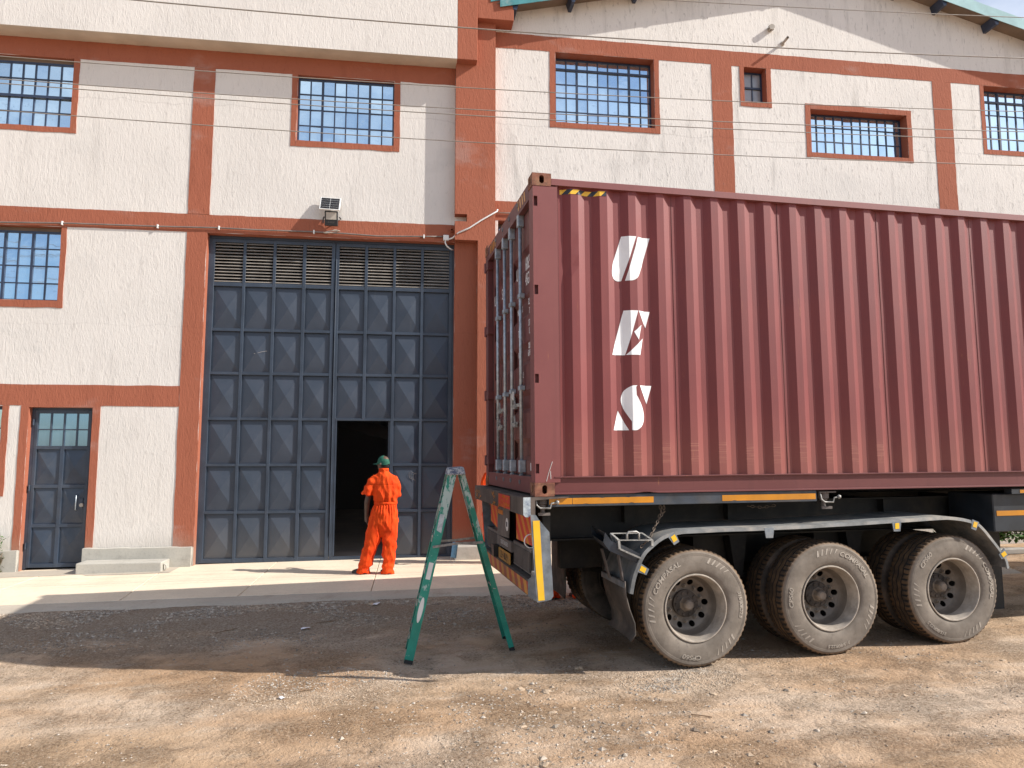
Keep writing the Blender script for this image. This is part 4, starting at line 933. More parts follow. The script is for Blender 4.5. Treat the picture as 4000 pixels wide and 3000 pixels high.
def rear_text(s, size, v, w, u, mat, cond=.8):
    me = text_mesh(s, size, MAT[mat], extrude=.0006); o = place(me, 'lettering', tl); o.matrix_local = Matrix.Translation((u, v, w + 1.50)) @ DT @ Matrix.Diagonal((cond, 1, 1, 1))
rear_text('80', .075, 1.19, -.345, -.0042, 'black_print'); rear_text('SUDI TRAILERS', .062, 1.34, -.548, -.001, 'faint_lettering', .9)
mb = MB().box(-.012, .0, 1.01, 1.60, -.735, -.615); mb.build('number_plate', MAT['plate_yellow'], tl, bevel=.008); rear_text('ZH 4819', .10, 1.305, -.675, -.0135, 'black_print', 1.0)
MB().box(-.06, .0, 1.62, 1.74, -.72, -.60).build('plate_lamp', MAT['lamp_dark'], tl)
mb = MB(); q = []; n = 40
for i in range(n + 1):
    v = .105 + 2.23 * i / n; e = .006 * noise.noise(Vector((v * 2.4, 8, 1)))
    q += [(-.032 + e, v, -.858), (-.032 + e, v, -.733), (-.022, v, -.725), (.085, v, -.725), (.085, v, -.858)]
mb.add(q, [(i * 5 + k, i * 5 + (k + 1) % 5, i * 5 + 5 + (k + 1) % 5, i * 5 + 5 + k) for i in range(n) for k in range(5)] + [(4, 3, 2, 1, 0), tuple(n * 5 + k for k in range(5))])
mb.build('underrun_bumper', MAT['dusty_beam'], tl)
mb = MB(); 
for i in range(n): 
    v = .11 + 2.22 * i / n; v2 = .11 + 2.22 * (i + 1) / n
    e, e2 = (.006 * noise.noise(Vector((x * 2.4, 8, 1))) for x in (v, v2)); mb.quad((-.0345 + e, v, -.850), (-.0345 + e2, v2, -.850), (-.0345 + e2, v2, -.738), (-.0345 + e, v, -.738))
mb.build('striped_tape', MAT['stripe_bumper'], tl)
for v in (.72, WID - .72): MB().bar((.10, v, -.45), (.04, v, -.73), .09, .02, (1, 0, 0)).build('bumper_bracket', CB, tl)
MB().box(.13, .20, .24, WID - .10, -.81, -.15).build('rear_dark_backing', CB, tl)  # unseen dark backing, added to black out gaps between the rear lamp panels
MB().box(.55, 4.75, 1.15, 1.27, -.80, -.44).build('dark_filler_beam', CB, tl)  # unseen filler, added to block the bright wall between the wheels
MB().box(1.9, 2.4, .9, 1.5, -.95, -.46).build('air_tank_box', CB, tl); MB().box(3.3, 3.75, .9, 1.5, -.95, -.46).build('air_tank_box', CB, tl)  # unseen tank boxes, added to darken the view under the mudguard
MB().box(.02, .06, .12, .24, -.73, -.66).build('torn_board', MAT['worn_aluminium'], tl)

# ---- wheels
NT = 192
side_r = [.296, .305, .322, .345, .372, .405, .440, .462, .466, .470, .474, .478, .482, .490, .500, .508]
side_v = [.034, .020, .010, .004, .001, .000, .003, .008, .0065, .009, .0075, .010, .0085, .014, .020, .028]
def vside(r): return float(np.interp(r, side_r, side_v))
def tyre_mesh():
    TW = .312; prof_ = [(r, v, 0) for r, v in zip(side_r, side_v)]
    tread = [(.517, .034, 1), (.520, .048, 1), (.520, .090, 1), (.507, .093, 2), (.507, .101, 2), (.520, .104, 1), (.520, .150, 1), (.507, .153, 2), (.507, .161, 2), (.520, .164, 1), (.520, .208, 1), (.507, .211, 2), (.507, .219, 2), (.520, .222, 1), (.520, .264, 1), (.517, .278, 1)]
    prof_ += tread + [(r, TW - v, 0) for r, v in reversed(list(zip(side_r, side_v)))]
    vs, fs, ms = [], [], []
    for r, v, t in prof_:
        for k in range(NT):
            a = 2 * math.pi * k / NT; rr, vv = r, v
            if t and .06 < v < .25:
                ph = (k % 8) / 8; vv = v + .008 * (abs(2 * ph - 1) * 2 - 1)
            notch = k % 3 == 0
            if (.495 < r) and (v < .075 or v > .237) and notch: rr = r - (.012 if r > .51 else .004)
            vs.append((rr * math.cos(a), vv, rr * math.sin(a)))
    m = len(prof_)
    for i in range(m - 1):
        t = prof_[i][2] and prof_[i + 1][2]
        for k in range(NT):
            fs.append((i * NT + k, i * NT + (k + 1) % NT, (i + 1) * NT + (k + 1) % NT, (i + 1) * NT + k))
            if prof_[i][2] == 2 or prof_[i + 1][2] == 2: ms.append(2)
            elif (prof_[i][0] > .50 and prof_[i + 1][0] > .50): ms.append(2 if (k % 3 == 0) and (prof_[i][1] < .06 or prof_[i][1] > .25) and prof_[i][0] > .514 else 1)
            else: ms.append(0)
    mb = MB(); mb.v, mb.f, mb.m = vs, fs, ms
    return mb.mesh('tyre', [MAT['dusty_tyre'], MAT['dusty_tread'], MAT['tyre_groove']], smooth=True, angle=.5)
TYRE = tyre_mesh(); TYRE_SHADED = TYRE.copy(); TYRE_SHADED.materials[0] = MAT['mudflap_rubber']  # shade on inner and far tyres put into a darker sidewall colour
def rim_mesh():
    mb = MB(); mb.k = 1
    mb.lathe([(.298, .030), (.301, .016), (.297, .008), (.289, .008), (.284, .018)], 72); mb.k = 0
    mb.k = 1; mb.lathe([(.284, .018), (.279, .04), (.272, .055), (.270, .10), (.264, .14)], 72); mb.k = 0; mb.lathe([(.264, .14), (.256, .19), (.246, .212), (.236, .224)], 72)
    mb.lathe([(.300, .28), (.285, .285), (.262, .24), (.256, .19)], 72)
    # disc with ten real hand holes
    nr, na = 26, 200; r0, r1 = .118, .236; hr, hole = .196, .0265
    cen = [2 * math.pi * (i + .5) / 10 for i in range(10)]
    def dv(r): return .224 + .030 * sst(.236, .165, r)
    P = [[None] * na for _ in range(nr + 1)]; D = [[0] * na for _ in range(nr + 1)]
    for i in range(nr + 1):
        r = r0 + (r1 - r0) * i / nr
        for k in range(na):
            a = 2 * math.pi * k / na; x, z = r * math.cos(a), r * math.sin(a); c = min(cen, key=lambda t: abs((a - t + math.pi) % (2 * math.pi) - math.pi)); cx, cz = hr * math.cos(c), hr * math.sin(c)
            d = math.hypot(x - cx, z - cz); D[i][k] = d
            if hole - .004 < d < hole + .004: x, z = cx + (x - cx) * hole / d, cz + (z - cz) * hole / d; D[i][k] = hole
            P[i][k] = (x, dv(math.hypot(x, z)), z)
    o = len(mb.v); fs = []
    for i in range(nr):
        for k in range(na):
            k2 = (k + 1) % na
            if min(D[i][k], D[i][k2], D[i + 1][k], D[i + 1][k2]) < hole - 1e-6: continue
            fs.append((i * na + k, i * na + k2, (i + 1) * na + k2, (i + 1) * na + k))
    mb.add([P[i][k] for i in range(nr + 1) for k in range(na)], fs)
    me = mb.mesh('wheel', [MAT['rim_steel'], MAT['rim_edge']], smooth=True, angle=.6)
    return me
RIM = rim_mesh()
NUT = MB().lathe([(0, .212), (.010, .212), (.010, .228), (.0165, .229), (.0165, .247), (.021, .249), (.021, .255)], 6).mesh('wheel_nut', MAT['rim_steel'])
mb = MB().lathe([(0, .205), (.06, .205), (.085, .212), (.112, .216), (.122, .222), (.122, .26)], 40)
for i in range(10):
    a = 2 * math.pi * (i + .5) / 10; mb.lathe([(0, .204), (.014, .204), (.014, .22)], 6, (.098 * math.cos(a), 0, .098 * math.sin(a)))
HUB = mb.mesh('hub', MAT['hub_dark'], smooth=True, angle=.5)
HUBCAP = MB().lathe([(0, .132), (.034, .132), (.040, .137), (.050, .150), (.054, .165), (.060, .195), (.070, .206)], 8).mesh('hub_cap', MAT['hub_cap'], bevel=.0)
INRIM = MB().lathe([(.300, .03), (.285, .012), (.272, .05), (.262, .24), (.285, .285), (.300, .28)], 48).lathe([(.262, .12), (.05, .06), (0, .06)], 48).mesh('wheel', MAT['hub_dark'], smooth=True, angle=.6)
def ring_text(mbv, s, size, rad, a0, cond=1.0):
    me = text_mesh(s, size, MAT['tyre_lettering'], extrude=.0018, bold=.001, shear=.15); o = len(mbv.v)
    for v in me.vertices:
        r = rad + v.co.y; t = R(a0) - v.co.x * cond / rad; mbv.v.append((r * math.cos(t), vside(r) - .0012 + v.co.z * -1 - .0012, r * math.sin(t)))
    for p in me.polygons: mbv.f.append(tuple(i + o for i in p.vertices)); mbv.m.append(0)
    bpy.data.meshes.remove(me)
mbl = MB()
ring_text(mbl, 'COMPASAL', .058, .420, 136, 1.25); ring_text(mbl, '315/80R22.5', .042, .432, 2, 1.1); ring_text(mbl, 'CPS60', .056, .425, 262, 1.2)
for base in (62, 182, 312):
    for i in range(5):
        t0 = R(base + 13 - i * 6.5); pts = []
        for dr, dt in ((-.022, 0), (.030, -.055), (.030, -.085), (-.022, -.055 + .012 * i)): r = .428 + dr; t = t0 + dt; pts.append((r * math.cos(t), vside(r) - .003, r * math.sin(t)))
        mbl.quad(*pts)
LETT = mbl.mesh('sidewall_lettering', MAT['tyre_lettering'])
axles = [(1.475, -1.010), (2.838, -.988), (4.188, -.965)]
for ai, (ua, wa) in enumerate(axles):
    for side in (0, 1):
        for dual in (0, 1):
            off = -.002 + .355 * dual; loc = (ua, off if side == 0 else WID - off, wa + 1.50); rz = 0 if side == 0 else math.pi
            w_ = place(RIM if dual == 0 else INRIM, 'wheel', tl, loc, (0, R(17 + 71 * ai + 23 * dual) * (1 if side == 0 else -1), rz))
            w_.rotation_mode = 'XYZ'
            place(TYRE if dual == 0 and side == 0 else TYRE_SHADED, 'tyre', w_)
            if dual == 0:
                place(HUB, 'hub', w_); place(HUBCAP, 'hub_cap', w_); 
                if side == 0:
                    for i in range(10): place(NUT, 'wheel_nut', w_, (.158 * math.cos(.6283 * i), 0, .158 * math.sin(.6283 * i)))
                if side == 0:
                    lt = tag(place(LETT, 'sidewall_lettering', w_), kind='stuff')
                    lt.rotation_euler = (0, -w_.rotation_euler[1] + R((0, 85, 125)[ai]), 0)
    MB().tube([(ua, .3, wa), (ua, WID - .3, wa)], .075, 14).build('axle', CB, tl, smooth=True)
    for v in (.80, WID - .80):
        pts = [(ua - .5, v, wa + .14), (ua - .25, v, wa + .10), (ua, v, wa + .085), (ua + .25, v, wa + .10), (ua + .5, v, wa + .14)]
        mb = MB()
        for k in range(4):
            q = [(p[0] * 1, p[1], p[2] - .016 * k) for p in pts][(1 if k > 2 else 0):(4 if k > 2 else 5)]
            for a, b in zip(q[:-1], q[1:]): mb.bar(a, b, .08, .013)
        mb.build('leaf_spring', CB, tl)
        MB().prism([(ua - .62, -.455), (ua - .42, -.455), (ua - .48, wa + .10), (ua - .56, wa + .10)], 'y', v - .06, v + .06).build('spring_hanger', CB, tl)
        MB().lathe([(.0, 0), (.10, 0), (.10, .16), (0, .16)], 14, (ua + .02, v + (.22 if v < 1 else -.22), wa + .05), 'z').build('brake_chamber', CB, tl)

# ---- mudguard over the three axles, flaps and small fittings
fp = cr_([(.827, -.842), (.865, -.686), (.945, -.520), (1.033, -.434), (1.144, -.362), (1.277, -.325), (1.478, -.312), (2.18, -.308), (3.02, -.292), (3.913, -.262), (4.176, -.266), (4.386, -.303), (4.502, -.362), (4.675, -.559), (4.761, -.674), (4.786, -.775)], 6)
def fender(v0, v1, lipside):
    mb = MB(); vo = v0 if lipside < 0 else v1; n = len(fp); q = []
    for i, (u, w) in enumerate(fp):
        a = Vector(fp[max(0, i - 1)]); b = Vector(fp[min(n - 1, i + 1)]); d = (b - a).normalized(); nx_, nw = -d.y, d.x
        cs = [(vo, .0), (vo - .006 * lipside * -1, -.030), (vo + .010 * lipside * -1, -.032), (vo + .012 * lipside * -1, -.006), (v1 if lipside < 0 else v0, -.006), (v1 if lipside < 0 else v0, .0)]
        wob = .004 * noise.noise(Vector((u * 3, w * 3, 0)))
        q += [(u + nx_ * h, v, w + nw * h + wob) for v, h in cs]
    mb.add(q, [(i * 6 + k, i * 6 + (k + 1) % 6, i * 6 + 6 + (k + 1) % 6, i * 6 + 6 + k) for i in range(n - 1) for k in range(6)] + [tuple(range(5, -1, -1)), tuple((n - 1) * 6 + k for k in range(6))])
    return mb.build('mudguard', MAT['fender_plastic'], tl, smooth=True, angle=.6)
fender(-.05, .66, -1); fender(WID - .66, WID + .05, 1)
for (u, w, a, big) in ((1.248, -.380, 30, 0), (.947, -.640, 62, 0), (2.188, -.352, 0, 1), (3.534, -.330, 0, 1), (4.416, -.340, -20, 0), (4.730, -.635, -58, 0)):
    s = .050 if big else .040; M = Matrix.Translation((u, -.056, w)) @ Matrix.Rotation(R(-a), 4, 'Y')
    mb = MB().add([M @ Vector(p) for p in ((-s, 0, .035), (s, 0, .035), (s * .7, 0, -.055), (-s * .7, 0, -.055), (-s, .010, .035), (s, .010, .035), (s * .7, .010, -.055), (-s * .7, .010, -.055))], [(0, 1, 2, 3), (7, 6, 5, 4), (0, 4, 5, 1), (1, 5, 6, 2), (2, 6, 7, 3), (3, 7, 4, 0)])
    br = mb.build('marker_bracket', GP, tl)
    if abs(u - 2.188) > .01: MB().add([M @ Vector(p) for p in ((-.020, -.003, .022), (.024, -.003, .024), (.022, -.003, -.030), (-.022, -.003, -.032))], [(0, 1, 2, 3)]).build('marker_reflector', MAT['reflective_yellow'], br, loc=(0, 0, 0))
# rubber flaps
def flap(v0, v1, pts):
    mb = MB(); q = []; n = 6
    for (ua_, ub_, w, bow) in pts:
        for i in range(n + 1):
            t = i / n; q.append((ua_ + (ub_ - ua_) * 0 + bow * math.sin(math.pi * t) + .02 * t, v0 + (v1 - v0) * t, w))
    m = len(pts); mb.add(q, [(j * (n + 1) + i, j * (n + 1) + i + 1, (j + 1) * (n + 1) + i + 1, (j + 1) * (n + 1) + i) for j in range(m - 1) for i in range(n)])
    o = mb.build('mudflap', MAT['mudflap_rubber'], tl, smooth=True); sm = o.modifiers.new('thick', 'SOLIDIFY'); sm.thickness = .012; return o
flap(-.03, .60, [(.80, 0, -.74, 0), (.805, 0, -.86, .0), (.835, 0, -.98, .01), (.88, 0, -1.10, .015), (.885, 0, -1.20, .02), (.84, 0, -1.255, .02)])
flap(WID - .62, WID + .02, [(.80, 0, -.60, 0), (.80, 0, -.86, .0), (.80, 0, -1.0, .01), (.80, 0, -1.12, .012), (.79, 0, -1.24, .012)])
MB().bar((.79, -.02, -.775), (.80, .60, -.775), .010, .05).build('flap_strip', GP, tl)
# open wheel-chock tray with its handle above the flap, and the strap plate below it
mb = MB()
tr = [(.698, .04, -.334), (.735, -.05, -.384), (1.045, -.05, -.392), (1.01, .10, -.346)]
V4 = [Vector(p) for p in tr]
for a, b in zip(V4, V4[1:] + V4[:1]): mb.bar(a, b, .022, .008)
mb.bar(V4[0], V4[0] - Vector((-.02, 0, .09)), .02, .02).bar(V4[1], V4[1] - Vector((-.005, 0, .075)), .02, .02).bar(V4[2], V4[2] - Vector((0, 0, .05)), .02, .02)
mb.quad(V4[0], V4[1], V4[1] - Vector((-.008, 0, .08)), V4[0] - Vector((-.02, 0, .09)))
mb.bar(V4[1] - Vector((-.01, 0, .075)), (.935, -.055, -.545), .02, .015)
mb.build('chock_tray', MAT['worn_aluminium'], tl)
MB().tube([(.815, -.045, -.385), (.815, -.045, -.335), (.83, -.045, -.318), (.90, -.045, -.316), (.925, -.045, -.33), (.925, -.045, -.388)], .010, 8).build('tray_handle', MAT['worn_aluminium'], tl, smooth=True)
mb = MB(); q = []
for (u, w) in ((.60, -.40), (.66, -.478), (.78, -.53), (.92, -.595)):
    q += [(u, -.03, w), (u + .05, .45, w + .02), (u + .05, .45, w + .10), (u + .015, -.04, w + .085)]
mb.add(q, [(i * 4 + k, i * 4 + (k + 1) % 4, i * 4 + 4 + (k + 1) % 4, i * 4 + 4 + k) for i in range(3) for k in range(4)]); mb.build('strap_plate', RN, tl)
mb = MB().bar((.755, .02, -.52), (.79, .02, -.74), .05, .012, (1, 0, 0)).bar((.70, .3, -.50), (.77, .3, -.76), .05, .012, (1, 0, 0)); mb.build('flap_stay', MAT['dusty_steel'], tl)
# chain hanging from the rail
def chain(path, name):
    mb = MB(); L = [Vector(p) for p in path]; seg = []
    for a, b in zip(L[:-1], L[1:]):
        n = max(1, int((b - a).length / .032))
        for i in range(n): seg.append((a.lerp(b, i / n), (b - a).normalized()))
    for i, (p, d) in enumerate(seg):
        s = d.cross(Vector((0, 1, 0))).normalized(); s = s if i % 2 else s.cross(d).normalized()
        mb.tube([p + d * .020 * math.cos(t) + s * .011 * math.sin(t) for t in [2 * math.pi * k / 10 for k in range(11)]], .0042, 5, cap=False)
    return mb.build(name, MAT['chain_rusty'], tl, smooth=True)
chain([(1.205, .13, -.09), (1.215, .12, -.19), (1.165, .10, -.25), (1.12, .08, -.31), (1.06, .02, -.375), (.99, -.02, -.42), (.93, -.03, -.47)], 'chain')
chain([(1.25, .14, -.09), (1.245, .14, -.17), (1.20, .13, -.20), (1.225, .13, -.15)], 'chain')
chain([(2.2, .3, -.145), (2.35, .3, -.16), (2.5, .3, -.14)], 'chain')
# tool box with tape, front legs
MB().box(4.782, 6.2, .08, .65, -.442, -.060).build('tool_box', CN, tl, bevel=.01)
MB().box(4.815, 5.9, .0765, .0785, -.280, -.230).build('reflective_tape', MAT['reflective_amber'], tl)
MB().box(5.05, 5.9, .0125, .0145, -.052, -.020).build('reflective_tape', MAT['reflective_amber'], tl)
MB().box(4.95, 12.0, .015, .10, -.06, -.010).build('side_rail', CN, tl)
for v in (.35, WID - .35):
    MB().box(9.3, 9.46, v - .07, v + .07, -1.2, -.3).box(9.22, 9.54, v - .12, v + .12, -1.36, -1.2).build('landing_leg', CB, tl)
MB().box(5.5, 5.68, .9, 1.05, -1.40, -.45).build('support_stand', CB, tl)

# ---------------------------------------------------------------- stepladder
ld = thing('stepladder', 'green paint-spattered stepladder standing open behind the trailer', 'ladder', (.49, -5.2, -.06))
GF = MAT['green_fibreglass']
TOPZ = 1.675
def rail_c(a, b, w, t, name):
    """a C-section ladder rail from a to b: web faces the camera side"""
    a, b = Vector(a), Vector(b); d = (b - a).normalized(); y = Vector((0, 1, 0)); x = d.cross(y).normalized(); y = x.cross(d) * -1
    g = .005 if t > 0 else -.005; sec = [(-w / 2, 0), (w / 2, 0), (w / 2, t), (w / 2 - .006, t), (w / 2 - .006, g), (-w / 2 + .006, g), (-w / 2 + .006, t), (-w / 2, t)]
    mb = MB(); vs = [p + x * sx + y * sy for p in (a, b) for sx, sy in sec]; n = len(sec)
    mb.add(vs, [(k, (k + 1) % n, n + (k + 1) % n, n + k) for k in range(n)] + [tuple(range(n - 1, -1, -1)), tuple(range(n, 2 * n))])
    return mb.build(name, GF, ld)
FN = ((-.012, -5.505, -.075), (.387, -5.47, TOPZ)); FF = ((-.002, -5.03, -.07), (.380, -5.14, TOPZ))
BN = ((1.003, -5.265, -.055), (.487, -5.42, TOPZ)); BF = ((.985, -4.83, -.05), (.480, -5.16, TOPZ))
rail_c(*FN, .084, -.028, 'front_rail'); rail_c(*FF, .084, .028, 'front_rail'); rail_c(*BN, .053, -.025, 'rear_rail'); rail_c(*BF, .053, .025, 'rear_rail')
lerp = lambda s, t: Vector(s[0]).lerp(Vector(s[1]), t)
for t in (.14, .31, .48, .65, .82):
    a, b = lerp(FN, t) + Vector((-.0, .012, 0)), lerp(FF, t) - Vector((0, .012, 0)); MB().bar(a, b, .078, .022).build('step', MAT['worn_aluminium'], ld)
    MB().bar(lerp(FN, t) + Vector((-.047, .004, .03)), lerp(FN, t) + Vector((-.055, .004, -.03)), .010, .03, (0, 1, 0)).build('step_bracket', MAT['worn_aluminium'], ld)
for t in (.35, .7): MB().bar(lerp(BN, t), lerp(BF, t), .03, .012).build('rear_brace', MAT['worn_aluminium'], ld)
mb = MB().add([(.332, -5.50, 1.665), (.518, -5.50, 1.670), (.518, -5.10, 1.670), (.332, -5.10, 1.665), (.350, -5.485, 1.735), (.500, -5.485, 1.745), (.500, -5.115, 1.745), (.350, -5.115, 1.735)], [(0, 3, 2, 1), (4, 5, 6, 7), (0, 1, 5, 4), (1, 2, 6, 5), (2, 3, 7, 6), (3, 0, 4, 7)])
mb.build('top_cap', MAT['splattered_cap'], ld, bevel=.012, seg=2)
for a, b, c in (((.205, -5.515, .985), (.44, -5.44, 1.005), (.70, -5.375, 1.005)), ((.235, -5.06, .985), (.44, -5.04, .990), (.665, -5.0, 1.010))):
    MB().bar(a, b, .022, .006, (0, 1, 0)).bar(b, c, .022, .006, (0, 1, 0)).tube([Vector(b) + Vector((-.0, -.012, 0)), Vector(b) + Vector((0, .012, 0))], .014, 10).build('spreader', MAT['worn_aluminium'], ld)
for s, w in ((FN, .082), (FF, .082), (BN, .054), (BF, .054)):
    p = Vector(s[0]); d = (Vector(s[1]) - p).normalized(); MB().bar(p - d * .012, p + d * .02, w, .034, (0, 1, 0)).build('rubber_foot', MAT['black_rubber'], ld)
d = (Vector(FN[1]) - Vector(FN[0])).normalized(); xx = d.cross(Vector((0, 1, 0))).normalized(); nn = xx.cross(d); nn = nn if nn.y < 0 else -nn
def stick(t0, poly, name, mat):
    p = lerp(FN, t0) + nn * .0015; return MB().add([p + xx * a + d * b for a, b in poly], [tuple(range(len(poly)))]).build(name, mat, ld)
stick(.475, [(-.022, -.08), (.022, -.08), (.022, .08), (-.022, .08)], 'label', MAT['sticker_white'])
stick(.27, [(.022 * math.cos(t) + .0, .12 * math.sin(t)) for t in [2 * math.pi * i / 24 for i in range(24)]], 'label', MAT['sticker_white'])
stick(.73, [(-.026, -.09), (.024, -.07), (.026, .09), (-.02, .085)], 'paint_patch', MAT['pale_enamel'])
# face mask hanging from the far spreader
mb = MB(); q = []; nI, nJ = 6, 12
for j in range(nJ + 1):
    for i in range(nI + 1):
        s, t = i / nI, j / nJ; q.append((.418 + .058 * s - .018 * t, -5.055 - .012 * math.sin(3.1 * s) - .006 * math.sin(j * 2.1), .975 - .155 * t - .006 * s + .003 * math.sin(5 * s)))
mb.add(q, [(j * (nI + 1) + i, j * (nI + 1) + i + 1, (j + 1) * (nI + 1) + i + 1, (j + 1) * (nI + 1) + i) for j in range(nJ) for i in range(nI)])
fm = mb.build('face_mask', MAT['mask_blue'], None, smooth=True); fm.modifiers.new('thick', 'SOLIDIFY').thickness = .002
tag(fm, 'pale blue pleated face mask dangling from the green stepladder', 'face mask')
MB().tube([(.405, -5.056, .822), (.398, -5.058, .78), (.412, -5.058, .755), (.435, -5.06, .775), (.455, -5.06, .818)], .0016, 5).build('ear_loop', MAT['sticker_white'], fm, loc=(0, 0, 0))

# ---------------------------------------------------------------- people
def loft(mb, rings, n=20):
    """rings: (cx, cy, z, rx, ry)"""
    vs = []
    for cx, cy, z, rx, ry in rings:
        for k in range(n): a = 2 * math.pi * k / n; vs.append((cx + rx * math.cos(a), cy + ry * math.sin(a), z))
    m = len(rings); return mb.add(vs, [(i * n + k, i * n + (k + 1) % n, (i + 1) * n + (k + 1) % n, (i + 1) * n + k) for i in range(m - 1) for k in range(n)] + [tuple(range(n - 1, -1, -1)), tuple((m - 1) * n + k for k in range(n))])
def fuse(mb, name, mat, voxel, it=5):
    o = mb.build('tmp_fuse', mat); r_ = o.modifiers.new('r', 'REMESH'); r_.mode = 'VOXEL'; r_.voxel_size = voxel; r_.use_smooth_shade = True
    s = o.modifiers.new('s', 'SMOOTH'); s.factor = .5; s.iterations = it
    me = evaluated(o, name); bpy.data.objects.remove(o)
    if not me.materials: me.materials.append(mat)
    for p in me.polygons: p.use_smooth = True
    return me
HY = R(52); hc = Vector((.090, .0, 0))
def hrot(x, y, z): return (hc.x + x * math.cos(HY) - y * math.sin(HY), hc.y + x * math.sin(HY) + y * math.cos(HY), z)
mb = MB()
hm = MB(); loft(hm, [(0, .02, 1.535, .030, .035), (0, .018, 1.555, .050, .058), (0, .012, 1.60, .064, .080), (0, .006, 1.65, .072, .092), (0, 0, 1.69, .074, .095), (0, -.004, 1.725, .067, .086), (0, -.006, 1.752, .045, .060), (0, -.006, 1.765, .015, .02)], 24)
loft(hm, [(0, .098, 1.612, .016, .012), (0, .102, 1.625, .018, .018), (0, .095, 1.665, .010, .012)], 10)      # nose
hm.tube([(-.020, .088, 1.585), (.020, .088, 1.585)], .010, 8).tube([(-.018, .086, 1.572), (.018, .086, 1.572)], .011, 8)     # lips
for s in (-1, 1): hm.tube([(s * .072, -.005, 1.61), (s * .084, -.014, 1.635), (s * .080, -.012, 1.66)], [.010, .017, .012], 8); hm.tube([(s * .022, .084, 1.662), (s * .05, .072, 1.66)], .012, 8)
mb.add([hrot(*p) for p in hm.v], hm.f)
mb.tube([(.105, -.012, 1.45), (.098, -.005, 1.53), (.092, .0, 1.60)], [.062, .054, .052], 16)
loft(mb, [(.112, 0, .66, .13, .10), (.112, 0, .85, .16, .115), (.13, 0, 1.04, .135, .095), (.122, 0, 1.25, .155, .105), (.112, 0, 1.40, .15, .09), (.106, 0, 1.47, .09, .07)])
mb.tube([(.02, 0, .78), (-.085, 0, .44), (-.17, .02, .085)], [.085, .058, .042], 14).tube([(.205, 0, .78), (.197, -.01, .44), (.187, -.045, .085)], [.085, .058, .042], 14)
for fx, fy, dx, dy in ((-.178, .02, -.85, .52), (.187, -.045, -.45, .89)): mb.tube([(fx - dx * .05, fy - dy * .05, .05), (fx + dx * .06, fy + dy * .06, .045), (fx + dx * .16, fy + dy * .16, .03)], [.036, .036, .024], 12)
mb.tube([(-.01, 0, 1.42), (-.105, 0, 1.25), (-.145, .0, 1.06), (-.150, .05, .90), (-.154, .062, .845)], [.055, .048, .042, .034, .027], 14)
mb.tube([(.235, 0, 1.42), (.292, .04, 1.22), (.285, .11, 1.13), (.19, .25, 1.16), (.150, .285, 1.17)], [.055, .048, .042, .034, .027], 14)
def hand(mb, M):
    """relaxed hand in its own frame: fingers run to -z, palm faces +x, thumb towards +y"""
    def A(p): return M @ Vector(p)
    mb.tube([A((0, 0, .01)), A((0, .002, -.03)), A((.0, .004, -.075))], [.026, .032, .030], 12)
    for y, L, b in ((-.027, .058, .024), (-.009, .072, .028), (.010, .078, .026), (.029, .070, .022)):
        mb.tube([A((.0, y, -.07)), A((.006, y, -.07 - L * .45)), A((.006 + b * .6, y * .95, -.07 - L * .8)), A((.006 + b, y * .9, -.07 - L))], [.0105, .0098, .009, .0075], 8)
    mb.tube([A((.008, .022, -.02)), A((.022, .046, -.045)), A((.028, .050, -.072)), A((.030, .044, -.09))], [.013, .012, .0105, .008], 8)
hand(mb, Matrix.Translation((-.155, .066, .845)) @ Matrix.Rotation(R(-6), 4, 'Y'))
hand(mb, Matrix.Translation((.150, .287, 1.17)) @ Matrix.Rotation(R(70), 4, 'Y') @ Matrix.Rotation(R(-20), 4, 'X'))
BODY = fuse(mb, 'person', MAT['skin_dark'], .0065, 3)
# overalls, one loose suit with gathered waist
mb = MB()
loft(mb, [(.115, 0, .56, .10, .08), (.113, 0, .66, .172, .125), (.112, 0, .78, .203, .152), (.114, 0, .90, .203, .155), (.125, 0, 1.00, .180, .138), (.135, 0, 1.05, .166, .122), (.137, 0, 1.085, .178, .132), (.136, -.008, 1.14, .196, .146), (.130, -.006, 1.25, .196, .140), (.120, -.004, 1.37, .192, .125), (.112, 0, 1.44, .175, .106), (.105, 0, 1.49, .118, .083), (.100, -.003, 1.53, .074, .068), (.098, -.003, 1.565, .070, .066)], 28)
mb.tube([(.03, 0, .82), (-.025, 0, .62), (-.085, .0, .38), (-.135, .01, .18), (-.172, .02, .065), (-.178, .02, .012)], [.130, .124, .106, .094, .094, .098], 20)
mb.tube([(.205, 0, .82), (.207, -.01, .6), (.201, -.02, .36), (.191, -.04, .16), (.187, -.045, .05), (.187, -.045, .008)], [.124, .120, .104, .091, .092, .096], 20)
mb.tube([(-.0, 0, 1.425), (-.065, 0, 1.365), (-.108, .0, 1.27), (-.128, .0, 1.175)], [.078, .090, .092, .096], 18)
mb.tube([(.225, 0, 1.425), (.272, .01, 1.35), (.292, .04, 1.24), (.285, .095, 1.15)], [.076, .082, .080, .078], 18)
SUIT = fuse(mb, 'overalls', MAT['orange_overalls'], .0085, 3)
bm = bmesh.new(); bm.from_mesh(SUIT); bm.normal_update()
